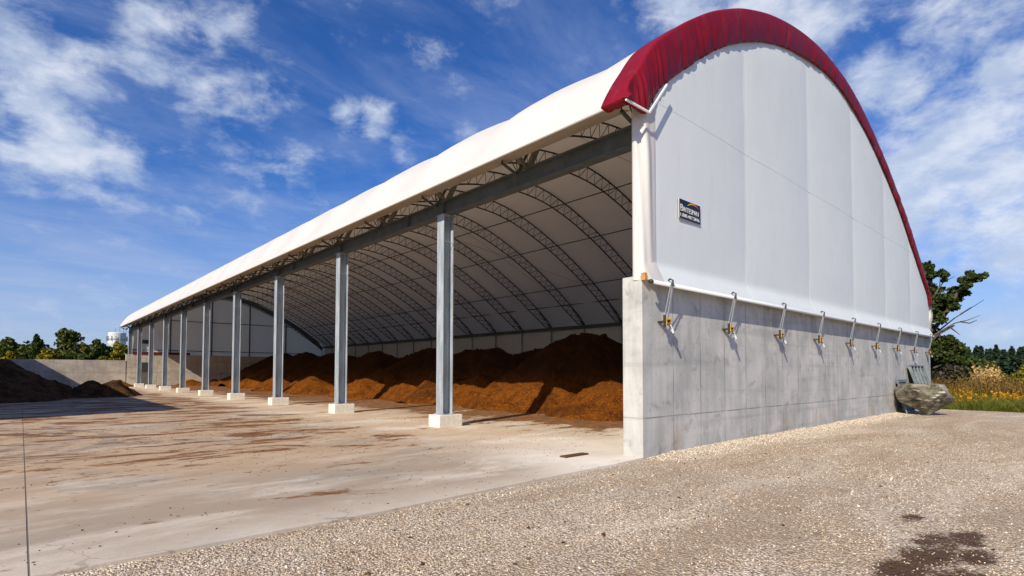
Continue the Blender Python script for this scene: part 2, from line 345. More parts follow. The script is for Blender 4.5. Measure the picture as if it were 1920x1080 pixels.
# ------------------------------------------------------------------ mesh helpers
class MB:
    def __init__(s): s.v = []; s.f = []
    def add(s, vs, fs):
        b = len(s.v); s.v += [tuple(p) for p in vs]; s.f += [tuple(i+b for i in f) for f in fs]
    def box(s, x0, x1, y0, y1, z0, z1):
        s.add([(x0, y0, z0), (x1, y0, z0), (x1, y1, z0), (x0, y1, z0), (x0, y0, z1), (x1, y0, z1), (x1, y1, z1), (x0, y1, z1)],
              [(0, 3, 2, 1), (4, 5, 6, 7), (0, 1, 5, 4), (1, 2, 6, 5), (2, 3, 7, 6), (3, 0, 4, 7)])
    def bar(s, a, b, w, h=None, upv=(0, 0, 1)):
        a = Vector(a); b = Vector(b); h = h or w; d = (b-a).normalized(); u = Vector(upv)
        if abs(d.dot(u)) > .98: u = Vector((0, 1, 0))
        p = d.cross(u).normalized(); q = p.cross(d)
        vs = [e + p*(w/2*i) + q*(h/2*j) for e in (a, b) for i, j in ((-1, -1), (1, -1), (1, 1), (-1, 1))]
        s.add(vs, [(0, 1, 2, 3), (7, 6, 5, 4), (0, 4, 5, 1), (1, 5, 6, 2), (2, 6, 7, 3), (3, 7, 4, 0)])
    def tube(s, pts, r, n=6, cap=True):
        pts = [Vector(p) for p in pts]; rs = r if isinstance(r, (list, tuple)) else [r]*len(pts); b = len(s.v); prev = None
        for i, p in enumerate(pts):
            d = (pts[min(i+1, len(pts)-1)] - pts[max(i-1, 0)]).normalized()
            u = prev if prev is not None else (Vector((0, 1, 0)) if abs(d.y) < .9 else Vector((0, 0, 1)))
            p1 = d.cross(u).normalized(); u = p1.cross(d); prev = u
            for k in range(n):
                a = 2*math.pi*k/n; s.v.append(tuple(p + p1*(math.cos(a)*rs[i]) + u*(math.sin(a)*rs[i])))
        for i in range(len(pts)-1):
            for k in range(n):
                s.f.append((b+i*n+k, b+i*n+(k+1) % n, b+(i+1)*n+(k+1) % n, b+(i+1)*n+k))
        if cap:
            s.f.append(tuple(b+k for k in range(n))[::-1]); s.f.append(tuple(b+(len(pts)-1)*n+k for k in range(n)))
    def grid(s, P, flip=False):        # P[i][j]
        b = len(s.v); n = len(P); mm = len(P[0])
        for row in P: s.v += [tuple(p) for p in row]
        for i in range(n-1):
            for j in range(mm-1):
                q = (b+i*mm+j, b+(i+1)*mm+j, b+(i+1)*mm+j+1, b+i*mm+j+1)
                s.f.append(q[::-1] if flip else q)
    def build(s, name, mt, parent=None, smooth=False, loc=None):
        me = bpy.data.meshes.new(name); me.from_pydata(s.v, [], s.f); me.validate(); me.materials.append(mt)
        if smooth: me.polygons.foreach_set('use_smooth', [True]*len(me.polygons))
        me.update(); o = bpy.data.objects.new(name, me); COL.objects.link(o)
        if parent: o.parent = parent
        if loc: o.location = loc
        return o
def np_mesh(name, V, T, mt, parent=None, smooth=False):
    V = np.asarray(V, np.float32); T = np.asarray(T, np.int32); k = T.shape[1]
    me = bpy.data.meshes.new(name); me.vertices.add(len(V)); me.vertices.foreach_set('co', V.ravel())
    me.loops.add(T.size); me.loops.foreach_set('vertex_index', T.ravel())
    me.polygons.add(len(T)); me.polygons.foreach_set('loop_start', np.arange(0, T.size, k, dtype=np.int32))
    me.polygons.foreach_set('use_smooth', np.full(len(T), smooth))
    me.update(calc_edges=True); me.validate(); me.materials.append(mt)
    o = bpy.data.objects.new(name, me); COL.objects.link(o)
    if parent: o.parent = parent
    return o
def tag(o, label=None, cat=None, group=None, kind=None):
    if label: o['label'] = label
    if cat: o['category'] = cat
    if group: o['group'] = group
    if kind: o['kind'] = kind
    return o
def empty(name, loc=(0, 0, 0), rz=0):
    o = bpy.data.objects.new(name, None); COL.objects.link(o); o.location = loc; o.rotation_euler = (0, 0, rz); o.empty_display_size = .5
    return o
def bevel(o, w=.01, seg=2):
    md = o.modifiers.new('bevel', 'BEVEL'); md.width = w; md.segments = seg; md.limit_method = 'ANGLE'; return o
def vnoise(x, y, seed=0, octv=4):      # cheap smooth value noise on arrays
    out = np.zeros_like(x, dtype=float); amp = 1; tot = 0
    for k in range(octv):
        r = np.random.default_rng(seed*101+k); tab = r.random((64, 64)); fx = x*2**k; fy = y*2**k
        ix = np.floor(fx).astype(int); iy = np.floor(fy).astype(int); u = fx-ix; v = fy-iy; u = u*u*(3-2*u); v = v*v*(3-2*v)
        g = lambda a, b: tab[a % 64, b % 64]
        out += amp*((g(ix, iy)*(1-u)+g(ix+1, iy)*u)*(1-v)+(g(ix, iy+1)*(1-u)+g(ix+1, iy+1)*u)*v); tot += amp; amp *= .5
    return out/tot
def spline(pts, n):                    # Catmull-Rom through pts
    P = [Vector((*p, 0)) for p in pts]; P = [P[0]*2-P[1]] + P + [P[-1]*2-P[-2]]; out = []
    for i in range(1, len(P)-2):
        for k in range(n):
            t_ = k/n; a, b, c, d = P[i-1:i+3]
            q = .5*((2*b)+(c-a)*t_+(2*a-5*b+4*c-d)*t_*t_+(3*b-a-3*c+d)*t_**3); out.append((q.x, q.y))
    out.append((P[-2].x, P[-2].y)); return out

# ------------------------------------------------------------------ the setting
LEN = 75.6; WID = 25.65
g = MB(); NX = 120
xs = np.concatenate([np.linspace(-2500, -100, 14), np.linspace(-80, 120, 60), np.linspace(140, 600, 46), np.linspace(700, 3000, 12)])
ys = np.concatenate([np.linspace(-2500, -100, 12), np.linspace(-80, 200, 60), np.linspace(210, 600, 30), np.linspace(700, 3000, 12)])
P = []
for x in xs:
    row = []
    for y in ys:
        z = -.34 + (3.2*math.exp(-((x-230)/60)**2-((y-25)/45)**2)) + 5.0*min(1, max(0, (x-330)/200))
        row.append((x, y, z))
    P.append(row)
g.grid(P); o = g.build('ground', M_MEADOW, smooth=True); tag(o, kind='structure')
# gravel yard sheet with a low bank against the wall
gx = np.concatenate([np.linspace(-70, -12, 30), np.linspace(-11.5, 12, 190), np.linspace(12.3, 24.6, 70)])
gy = np.concatenate([np.linspace(-60, -9, 25), np.linspace(-8.8, -.2, 110), [-.05, .1, .3]])
X, Y = np.meshgrid(gx, gy, indexing='ij')
Z = -.035 + .03*(vnoise(X*.8+50, Y*.8+90, 3)-.5) + .02*(vnoise(X*4+50, Y*4+90, 4)-.5)
Z += (.035+.06*vnoise(X*1.3+9, Y*0+3, 5, 3))*np.clip((X-.1)/1.0, 0, 1)*np.clip(1-(-Y)/.75, 0, 1)**1.5
Z = np.where(X > 24.0, Z-(X-24.0)*.3*vnoise(X*0+1, Y*2+70, 8), Z)
edge = 24.2+.45*(vnoise(X*0+2, Y*1.1+80, 9)-.5); X2 = np.where(X > 24.0, np.minimum(X, edge+.25), X)
n, mm = X.shape; idx = np.arange(n*mm).reshape(n, mm)
T = np.stack([idx[:-1, :-1], idx[1:, :-1], idx[1:, 1:], idx[:-1, 1:]], -1).reshape(-1, 4)
o = np_mesh('gravel_yard', np.stack([X2, Y, Z], -1).reshape(-1, 3), T, M_GRAVEL, smooth=True); tag(o, kind='structure')
# concrete slab, its front edge slightly uneven
b = MB(); pts = [(-70, -.35), (-20, -.42), (-9.3, -.36), (-6, -.36), (-3, -.2), (-1, -.12), (0, -.02), (.0, .2), (25.2, .2), (25.2, 75.0), (-70, 75.0)]
nv = len(pts); b.add([(x, y, 0) for x, y in pts]+[(x, y, -.30) for x, y in pts], [tuple(range(nv)), tuple(range(2*nv-1, nv-1, -1))]+[(i, i+nv, (i+1) % nv+nv, (i+1) % nv) for i in range(nv)])
o = b.build('concrete_slab', M_SLAB); tag(o, kind='structure')

# ------------------------------------------------------------------ loose gravel, chips and crumbs
def stones(name, pts, rad, mt, flat=.6):
    N = len(pts); base = np.array([(1, 0, 0), (-1, 0, 0), (0, 1, 0), (0, -1, 0), (0, 0, 1), (0, 0, -1)], float)
    F = np.array([(0, 2, 4), (2, 1, 4), (1, 3, 4), (3, 0, 4), (2, 0, 5), (1, 2, 5), (3, 1, 5), (0, 3, 5)])
    j = rng.uniform(.6, 1.25, (N, 6, 1)); V = base[None]*j*rng.uniform(.65, 1.2, (N, 1, 3)); V[..., 2] *= flat
    a = rng.uniform(0, 6.28, N); c, s_ = np.cos(a), np.sin(a); tilt = rng.normal(0, .35, (N, 2))
    x = V[..., 0]*c[:, None]-V[..., 1]*s_[:, None]; y = V[..., 0]*s_[:, None]+V[..., 1]*c[:, None]
    z = V[..., 2]+x*tilt[:, :1]+y*tilt[:, 1:]
    V = np.stack([x, y, z], -1)*rad[:, None, None]+pts[:, None, :]
    T = (F[None]+6*np.arange(N)[:, None, None]).reshape(-1, 3)
    return np_mesh(name, V.reshape(-1, 3), T, mt)
def gz(x, y):
    z = -.035 + .03*(vnoise(x*.8+50, y*.8+90, 3)-.5) + .02*(vnoise(x*4+50, y*4+90, 4)-.5)
    return z+(.035+.06*vnoise(x*1.3+9, y*0+3, 5, 3))*np.clip((x-.1)/1.0, 0, 1)*np.clip(1-(-y)/.75, 0, 1)**1.5
def near_pts(N, dmin, dmax, a0=-.02, a1=1.62, powr=1.0):
    r = dmin+(dmax-dmin)*rng.random(N)**powr; a = rng.uniform(a0, a1, N)     # a: angle from +Y towards +X
    return CAM.x+r*np.sin(a), CAM.y+r*np.cos(a), r
x, y, r = near_pts(190000, 2.6, 25, -.05, 1.7, 1.1)
keep = y < np.interp(x, [-20, -9.3, -6, -3, -1, 0, .01, 30], [-.42, -.36, -.36, -.2, -.12, -.02, -.03, -.03])-.0
patch = vnoise(x*1.1+70, y*1.1+40, 21, 3); keep &= (rng.random(len(x)) < np.clip(patch*2.2-.35, .12, 1)*np.clip((26-r)/12, 0, 1))
keep &= ~((((x+2.75)*.6)**2+((y+5.25)*1.9)**2 < .55) & (rng.random(len(x)) < .8))
x, y, r = x[keep], y[keep], r[keep]
rad = rng.uniform(.0035, .0115, len(x))*(1+.02*r)*np.where(rng.random(len(x)) < .012, 1.7, 1)
o = stones('loose_gravel', np.stack([x, y, gz(x, y)+rad*.25], -1), rad, M_CHIP); tag(o, 'loose tan and grey gravel chips scattered over the yard', 'gravel', kind='stuff')
# pale stones banked against the gable wall
N = 16000; x = rng.uniform(.1, 18.5, N)**1.0; y = -.02-np.abs(rng.normal(0, .33, N)); rad = rng.uniform(.008, .022, N)
o = stones('wall_gravel', np.stack([x, y, gz(x, y)+rad*.3], -1), rad, M_CHIP2); tag(o, 'pale washed stones banked along the foot of the concrete wall', 'gravel', kind='stuff')
N = 5200; x = rng.uniform(-13, 6, N); y = rng.uniform(-.3, 18, N)*rng.random(N)**.5
q = vnoise(x*.5+30, y*.9+30, 31, 3); k = rng.random(N) < np.clip((q-.42)*3.5, .04, 1); x, y = x[k], y[k]; rad = rng.uniform(.005, .016, len(x))*(1+.04*y)
o = stones('mulch_crumbs', np.stack([x, y, rad*.3], -1), rad, M_CRUMB, .5); tag(o, 'dark mulch crumbs scattered over the concrete slab', 'crumbs', kind='stuff')
x, y, r = near_pts(150, 4, 15, .3, 1.5); k = y < -.6; x, y = x[k], y[k]; rad = rng.uniform(.012, .035, len(x))
o = stones('bark_scraps', np.stack([x, y, gz(x, y)+.01], -1), rad, M_CRUMB, .4); tag(o, 'dark bark scraps lying on the gravel', 'bark', kind='stuff')

# ------------------------------------------------------------------ fabric barn
barn = empty('fabric_barn'); tag(barn, 'long open sided white fabric barn with arched roof, red end trim and concrete end wall', 'barn')
OUT = [(-.5, 7.18), (-.22, 7.72), (.38, 8.60), (1.29, 9.33), (2.29, 10.03), (3.41, 10.68), (4.68, 11.27), (6.12, 11.77), (7.73, 12.16), (9.62, 12.41), (11.32, 12.42),
       (13, 12.22), (14.6, 11.80), (16.31, 11.17), (18.28, 10.28), (20.83, 8.90), (22.41, 7.88), (23.9, 6.78), (25.05, 5.8), (25.5, 5.2), (25.66, 4.4), (25.68, 3.6)]
prof = spline(OUT, 6)
def normals(pr):
    out = []
    for i in range(len(pr)):
        a = pr[max(0, i-1)]; c = pr[min(len(pr)-1, i+1)]; d = Vector((c[0]-a[0], c[1]-a[1])).normalized(); out.append((-d.y, d.x))   # outward
    return out
pn = normals(prof)
Y0, SP = .28, 3.761
TRY = [Y0+SP*k for k in range(21)]
yy = np.concatenate([[-.08, .1], np.linspace(Y0, Y0+20*SP, 20*10+1), [LEN]])
P = []
npf = len(prof)
for i, (p, nrm) in enumerate(zip(prof, pn)):
    row = []
    fade = min(1, i/7)*min(1, (npf-1-i)/14)
    for y in yy:
        ph = (y-Y0)/SP; k_ = int(ph); s_ = max(0, math.sin(math.pi*ph)**2)**.8 if 0 < ph < 20 else 0
        d = -.125*s_*fade*(.75+.5*((k_*37) % 10)/10)
        row.append((p[0]+nrm[0]*d, y, p[1]+nrm[1]*d))
    P.append(row)
b = MB(); b.grid(P, True); roof = b.build('roof_cover', M_FAB, barn, True)
md = roof.modifiers.new('solid', 'SOLIDIFY'); md.thickness = .012; md.offset = -1
# eave soffit strip + rolled hem
ye = [.30]+list(yy[3:])
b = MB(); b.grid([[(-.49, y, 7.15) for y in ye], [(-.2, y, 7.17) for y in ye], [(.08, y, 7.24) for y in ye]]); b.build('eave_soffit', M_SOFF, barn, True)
b = MB(); b.tube([(-.49, .30, 7.165), (-.49, LEN, 7.165)], .035, 10); b.build('eave_hem', M_FAB, barn, True)
# fabric seams of the roof (one weld line per bay)
# near gable fabric
def ztop(x):
    return float(np.interp(x, [p[0] for p in prof[:-8]], [p[1] for p in prof[:-8]]))
SEAM = [.42, 4.65, 9.05, 13.4, 17.5, 21.6, 25.45]
def gable_y(x, z, sgn=1):
    k = max(0, min(5, int(np.searchsorted(SEAM, x)-1))); f = (x-SEAM[k])/(SEAM[k+1]-SEAM[k])
    pil = .045*math.sin(math.pi*min(1, max(0, f)))**.7
    fl = max(0, min(1, (3.98-z)/.42))
    zt = ztop(x)-z; near = min(1, max(0, zt/1.2))
    return -.03-pil*near*min(1, (z-3.5)/1.5)-.2*fl
gxs = np.unique(np.concatenate([np.linspace(.42, 25.45, 130)]+[np.array([s-.01, s+.01]) for s in SEAM[1:-1]]))
P = []
for x in gxs:
    zt = ztop(x)-.10; row = []
    for q in np.linspace(0, 1, 60):
        z = 3.52+(zt-3.52)*q**1.15 if q > 0 else 3.52
        row.append((x, gable_y(x, z), z))
    P.append(row)
b = MB(); b.grid(P); b.build('gable_fabric', M_GAB, barn, True)
b = MB()
for sx in SEAM[1:-1]:
    pts = [(sx, gable_y(sx, z)-.001, z) for z in np.linspace(3.6, ztop(sx)-.4, 40)]
    for q in range(len(pts)-1): b.bar(pts[q], pts[q+1], .05, .004, (0, 1, 0))
pts = [(x, gable_y(x, 7.45)-.001, 7.45) for x in np.linspace(.5, 22.9, 120)]
for q in range(len(pts)-1): b.bar(pts[q], pts[q+1], .004, .04)
b.build('seam', M_GAB, barn)
# wrinkled corner drape
path = [(.46, -.04), (.38, -.055), (.29, -.06), (.2, -.06), (.12, -.045), (.05, -.01), (.0, .05), (-.03, .12), (-.02, .19), (.05, .26)]
pp = spline(path, 8); P = []
for i, (x, y) in enumerate(pp):
    row = []
    for q in range(41):
        z = 3.60+(7.35-3.60)*q/40; sfr = i/(len(pp)-1); amp = math.sin(math.pi*sfr)
        wv = (.020*math.sin(sfr*10+z*.7)*(.4+.6*math.exp(-((z-6.6)/1.0)**2)) + .014*math.sin(sfr*17-z*1.1+2))*amp
        pinch = .10*amp*math.exp(-((z-6.9)/.5)**2)
        fl = max(0, (4.0-z)/.45)**1.4*.18*(1-min(1, sfr*1.5))
        row.append((x-wv*.5-pinch*.3, y-wv-fl+pinch*.3, z))
    P.append(row)
b = MB(); b.grid(P, True); b.build('corner_drape', M_FAB, barn, True)
# bottom pipe roll
b = MB(); b.tube([(.0, -.235, 3.53), (8, -.235, 3.52), (17, -.235, 3.53), (25.5, -.235, 3.53)], .042, 12); pipe = b.build('hem_pipe', M_GAB, barn, True)
b = MB(); b.tube([(-.05, -.235, 3.53), (.004, -.235, 3.53)], .045, 12); b.build('pipe_end', M_BLK, pipe, True)
b = MB(); b.box(-.03, .03, -.10, -.003, 3.58, 3.73); b.build('corner_block', M_WOOD, barn)
b = MB(); b.grid([[(.44, -.04, 4.02), (.2, -.1, 3.95), (-.01, -.12, 3.9)], [(.46, -.235, 3.58), (.2, -.24, 3.57), (-.01, -.24, 3.57)]], True); b.build('hem_fold', M_FAB, barn, True)
# right edge return of the gable fabric
b = MB(); zs = np.linspace(3.5, 5.6, 12)
b.grid([[(25.40+.02*math.sin(z*3), -.16+.03*math.sin(z*5), z) for z in zs], [(25.62, -.10, z) for z in zs], [(25.72, .15, z) for z in zs]]); b.build('corner_drape', M_FAB, barn, True)

# red end cover
OI = [((-.80, 7.03), (-.78, 7.0)), ((-.58, 7.42), (-.40, 7.0)), ((-.25, 7.88), (.0, 7.0)), ((.08, 8.32), (.3, 7.40)), ((.40, 8.68), (.67, 7.82)), ((1.29, 9.40), (1.62, 8.56)), ((2.29, 10.10), (2.7, 9.34)),
      ((3.41, 10.75), (3.75, 9.98)), ((4.68, 11.34), (4.95, 10.56)), ((6.12, 11.84), (6.33, 11.08)), ((7.73, 12.23), (7.85, 11.47)), ((9.62, 12.48), (9.68, 11.77)), ((11.32, 12.48), (11.25, 11.86)),
      ((13, 12.29), (12.8, 11.72)), ((14.6, 11.87), (14.3, 11.38)), ((16.31, 11.24), (16.0, 10.83)), ((18.28, 10.35), (18.0, 10.0)), ((20.83, 8.97), (20.5, 8.62)), ((22.41, 7.95), (22.1, 7.57)), ((23.95, 6.84), (23.6, 6.55)), ((25.12, 5.86), (24.85, 5.78)), ((25.55, 5.24), (25.25, 5.10))]
oc = spline([a for a, _ in OI], 24); ic = spline([c for _, c in OI], 24); on = normals(oc)
P = []; M_ = len(oc)
for i in range(M_):
    o_, c_, nr = oc[i], ic[i], on[i]; row = []
    lf = max(0, 1-i/(24*4))
    rip = (math.sin(i*.62+1.5*math.sin(i*.13))*.5+math.sin(i*1.07+2.3*math.sin(i*.09))*.4+math.sin(i*.27)*.25)*(.75+.35*math.sin(i*.05+1))
    # roof strip
    for q in range(6):
        y = .40-.52*q/5; u = .003*math.sin(i*.2+q*1.7)
        row.append((o_[0]+nr[0]*(u-.012*(1-lf)), y, o_[1]+nr[1]*(u-.012*(1-lf))))
    for q in range(1, 15):
        f = q/14; d = rip*.062*min(1, f*1.6)*(1-.6*f*f)*(1-.55*lf)+.05*math.sin(math.pi*f)+.10*lf*math.sin(math.pi*f)*math.sin(i*.13+.8)
        sag = .006*math.sin(i*.35)*f
        row.append((o_[0]*(1-f)+c_[0]*f+rip*.006*f, -.13-d+.03*f, o_[1]*(1-f)+c_[1]*f+sag))
    row.append((c_[0]-nr[0]*-.01, -.075, c_[1]+.01))
    P.append(row)
b = MB(); b.grid(P)
# underside turn at the eave
b.grid([[(-.80, .40-.52*q/5, 7.03) for q in range(6)], [(-.62, .38-.50*q/5, 6.99-.03*(q % 2)) for q in range(6)], [(-.40, .36-.46*q/5, 7.14) for q in range(6)]], True)
red = b.build('end_cover', M_RED, barn, True); md = red.modifiers.new('solid', 'SOLIDIFY'); md.thickness = .01; md.offset = 0
b = MB(); b.bar((-.78, -.20, 6.99), (.0, -.20, 6.99), .036, .036); b.build('hem_rod', M_WHITE, red)
b = MB(); b.bar((-.01, -.205, 6.97), (.66, -.205, 7.80), .036, .036); b.build('hem_rod', M_WHITE, red)

# sign
sg = empty('company_sign', (1.27, -.095, 5.10))
tag(sg, 'small navy sign reading BRITESPAN with an orange arc on the white gable', 'sign')
b = MB(); b.box(0, .90, -.012, .012, 0, .43); b.build('sign_board', M_NAVY, sg)
b = MB()
for a_, c_ in (((0, 0), (.9, 0)), ((0, .43), (.9, .43)), ((0, 0), (0, .43)), ((.9, 0), (.9, .43))): b.bar((a_[0], -.004, a_[1]), (c_[0], -.004, c_[1]), .008, .012)
b.build('sign_border', M_WHITE, sg)
def text(body, size, x, z, name, width=None):
    cu = bpy.data.curves.new(name, 'FONT'); cu.body = body; cu.size = size; cu.extrude = .002; cu.offset = -size*.006
    tmp = bpy.data.objects.new(name, cu); COL.objects.link(tmp); dg = bpy.context.evaluated_depsgraph_get()
    me = bpy.data.meshes.new_from_object(tmp.evaluated_get(dg)); bpy.data.objects.remove(tmp)
    co = np.array([v.co for v in me.vertices]); w_ = co[:, 0].max()-co[:, 0].min(); sc = (width/w_) if width else 1
    for v in me.vertices: v.co = ((v.co.x-co[:, 0].min())*sc, -v.co.z, v.co.y)
    me.materials.clear(); me.materials.append(M_WHITE)
    o = bpy.data.objects.new(name, me); COL.objects.link(o); o.parent = sg; o.location = (x, -.0165, z); return o
text('B', .225, .05, .165, 'lettering', .105)
text('RITESPAN', .160, .175, .165, 'lettering', .64)
text('1.800.407.5846', .112, .05, .045, 'lettering', .80)
t = mat('arc orange'); sx = xyz(t)[0]; t.lk(t.ramp(t.map(sx, .33, .85, 0, 1, False), [(0, (.8, .55, .03)), (.45, (.75, .25, .02)), (1, (.5, .02, .02))]), t.b.inputs['Base Color'])
b = MB(); Pa = []; Pb = []
for q in range(21):
    f = q/20; a = f*math.pi*.95; x = .33+.52*f; z = .30+.085*math.sin(math.pi*min(1, f*.8+.1)); th = .032*math.sin(math.pi*f)**.6+.004
    Pa.append((x, -.016, z)); Pb.append((x, -.016, z+th))
b.grid([Pa, Pb], True); b.build('arc_emblem', t.M, sg)

# concrete end walls, back wall
b = MB(); b.box(0, 25.65, 0, .485, -.3, 3.69); o = bevel(b.build('concrete_end_wall', M_WALL, barn), .015)
b = MB(); b.box(.2, 25.65, 75.05, 75.55, -.3, 3.88); bevel(b.build('concrete_end_wall', M_YARDWALL, barn), .015)
b = MB(); b.box(25.25, 25.64, .49, 75.04, -.3, 3.6); b.build('concrete_back_wall', M_WALL, barn)
b = MB(); ys_ = np.linspace(.5, 75, 160); b.grid([[(25.2+.03*math.sin(y*1.67), y, 3.5) for y in ys_], [(25.18, y, 5.35) for y in ys_]]); b.build('back_skirt', M_GAB, barn, True)
b = MB(); b.box(24.95, 25.2, .5, 75, 5.35, 5.62)
b.build('back_header', M_BEAM, barn)
# columns
cb = MB()
def hcol(mb, x0, x1, y, bw, z0, z1, tf=.022):
    mb.box(x0, x0+tf, y-bw/2, y+bw/2, z0, z1); mb.box(x1-tf, x1, y-bw/2, y+bw/2, z0, z1); mb.box(x0+tf, x1-tf, y-.008, y+.008, z0, z1)
hcol(cb, -.19, .19, 0, .36, .40, 6.68); cb.box(-.24, .24, -.23, .23, .378, .402); cb.box(-.22, .22, -.2, .2, 6.68, 6.699)
for sx in (-.17, .17):
    for sy in (-.19, .19): cb.box(sx-.02, sx+.02, sy-.02, sy+.02, .402, .44)
cb.tube([(-.2, -.19, 5.85), (.2, -.19, 5.80)], .012, 5)
c0 = cb.build('column', M_GALV, barn, loc=(.62, 7.82, 0))
pb = MB(); pb.box(-.39, .49, -.305, .305, -.05, .377); p0 = bevel(pb.build('footing', M_PLINTH, c0), .02)
for k in range(1, 9):
    c = c0.copy(); COL.objects.link(c); c.parent = barn; c.location = (.62, 7.82+7.5227*k, 0)
    p = p0.copy(); COL.objects.link(p); p.parent = c
b = MB(); hcol(b, .43, .81, .29, .36, 3.69, 6.69); b.build('corner_post', M_GALV, barn)
b = MB(); hcol(b, .43, .81, 75.25, .36, 3.88, 6.69); b.build('corner_post', M_GALV, barn)
# eave beam
b = MB(); b.box(.47, .77, .1, 75.5, 6.70, 6.722); b.box(.47, .77, .1, 75.5, 7.125, 7.147); b.box(.613, .627, .1, 75.5, 6.722, 7.125)
for y in (9.95, 20.7, 31.4, 42.1, 52.8, 63.5):
    for dx in (0, ): b.box(.48, .612, y-.012, y+.012, 6.722, 7.125)
for k in range(11): b.box(.49, .612, 7.82+7.5227*(k-1)-.01, 7.82+7.5227*(k-1)+.01, 6.722, 7.125) if k else None
b.build('eave_beam', M_BEAM, barn)
# trusses
def offs(d):
    return [(p[0]-n_[0]*d, p[1]-n_[1]*d) for p, n_ in zip(prof, pn)]
o1 = offs(.075); i1 = offs(.80)
A = [p for p in o1 if p[1] > 5.5 or p[0] < 10]; A = [(-.36, 7.33)]+[p for p in A if p[0] > -.2 and p[1] > 7.3 or p[0] > 10]
B = [p for p in i1 if p[1] > 6.9]; B = [(-.28, 7.10)]+[p for p in B if p[0] > .1]
B += [(24.35, 5.62)]; A = [p for p in A if p[1] > 5.9]+[(24.95, 5.64)]
def arclen(pl_):
    s_ = [0]
    for a_, c_ in zip(pl_, pl_[1:]): s_.append(s_[-1]+math.dist(a_, c_))
    return np.array(s_)
def atlen(pl_, s_, v): return (float(np.interp(v, s_, [p[0] for p in pl_])), float(np.interp(v, s_, [p[1] for p in pl_])))
sA, sB = arclen(A), arclen(B)
tb = MB(); tb.tube([(p[0], 0, p[1]) for p in A], .042, 6); tb.tube([(p[0], 0, p[1]) for p in B], .042, 6)
# heel struts at the back foot
nd = atlen(A, sA, sA[-1]-2.3)
tb.tube([(nd[0], 0, nd[1]), (24.75, -.0, 5.75)], .028, 5); tb.tube([(nd[0], 0, nd[1]), (25.05, 0, 5.9), (25.1, 0, 5.65)], .03, 5)
tb.bar((24.3, 0, 5.64), (25.15, 0, 5.64), .12, .03)
tb.tube([(24.7, 0, 5.66), (24.85, 0, 5.95), (25.05, 0, 5.66)], .025, 5)
t0 = tb.build('roof_truss', M_TRUSS, barn, loc=(0, TRY[0], 0))
wb = MB(); nseg = 46
for k in range(nseg):
    fa = (k+.5)/nseg; fb = k/nseg; fc = (k+1)/nseg
    pa = atlen(A, sA, fa*sA[-1]); pb_ = atlen(B, sB, fb*sB[-1]); pc = atlen(B, sB, fc*sB[-1])
    wb.tube([(pb_[0], 0, pb_[1]), (pa[0], 0, pa[1])], .018, 4, False); wb.tube([(pa[0], 0, pa[1]), (pc[0], 0, pc[1])], .018, 4, False)
w0 = wb.build('web', M_TRUSS, t0)
hb = MB(); hb.bar((.66, 0, 7.15), (1.0, 0, 7.86), .13, .13); hb.bar((.56, 0, 7.15), (.16, 0, 7.50), .16, .11)
hb.box(.42, .84, -.12, .12, 7.148, 7.17); hb.bar((.05, -.12, 7.42), (.42, .12, 7.58), .07, .1); hb.bar((-.05, 0, 7.36), (.30, 0, 7.46), .10, .05)
hb.bar((1.0, 0, 7.2), (1.9, 0, 7.95), .05, .05) if False else None
h0 = hb.build('heel_bracket', M_BRACK, t0)
for y in TRY[1:]:
    c = t0.copy(); COL.objects.link(c); c.parent = barn; c.location = (0, y, 0)
    for s_ in (w0, h0):
        q = s_.copy(); COL.objects.link(q); q.parent = c
# purlins on the inner chord + wind cables
def inner_at(x): return float(np.interp(x, [p[0] for p in B], [p[1] for p in B]))
for px in (2.2, 5.6, 9.5, 13.4, 16.8, 20.7):
    b = MB(); b.tube([(px, .3, inner_at(px)), (px, 75.4, inner_at(px))], .03, 6); b.build('purlin', M_TRUSS, barn)
b = MB(); px, pz = nd; b.tube([(px+.03, .3, pz-.02), (px+.03, 75.4, pz-.02)], .045, 6); b.build('purlin', M_BRACK, barn)
for k in (1, 5, 9, 13, 17):
    for j in (0, 1):
        b = MB(); b.tube([(7, TRY[k+j], inner_at(7)), (20.7, TRY[k+1-j], inner_at(20.7))], .008, 4); b.build('brace_cable', M_BLK, barn)
for y in TRY:
    b = MB(); b.box(25.02, 25.12, y-.05, y+.05, 3.6, 5.35); b.build('stanchion', M_GALV, barn)
# far end fabric wall, posts and girts
P = []
for x in np.linspace(.8, 25.5, 60): P.append([(x, 75.62+.03*math.sin(x*1.4+z), z) for z in np.linspace(3.75, max(3.8, ztop(x)-.05 if x > .1 else 8.0), 24)])
b = MB(); b.grid(P, True); b.build('end_fabric', M_FAB, barn, True)
b = MB(); bb = offs(.45)
pts = [(p[0], 75.3, p[1]) for p in bb if p[1] > 5.2 and p[0] > .3]
for q in range(len(pts)-1): b.bar(pts[q], pts[q+1], .22, .62, (0, 1, 0)) if False else b.tube([pts[q], pts[q+1]], .0, 4) if False else b.bar(pts[q], pts[q+1], .25, .5)
b.build('end_arch_frame', M_BEAM, barn)
for px in (4.9, 9.7, 14.5, 19.5):
    b = MB(); b.box(px-.07, px+.07, 75.2, 75.4, 3.88, inner_at(px)); b.build('gable_post', M_BEAM, barn)
for z in (4.45, 8.35):
    b = MB(); x1 = 23.8 if z < 5 else 20.5; b.box(.8 if z < 5 else 4.9, x1, 75.26, 75.36, z-.05, z+.05); b.build('gable_girt', M_BEAM, barn)
b = MB(); b.box(.85, 7.1, 74.98, 75.04, 3.89, 4.2); b.build('trim_board', M_MAROON, barn)
b = MB(); b.box(1.75, 2.75, 75.45, 75.55, 5.25, 5.72); b.build('wall_vent', M_DOOR, barn)
b = MB(); b.box(1.72, 2.62, 75.0, 75.044, .0, 2.9); dr = b.build('door', M_DOORL, barn)
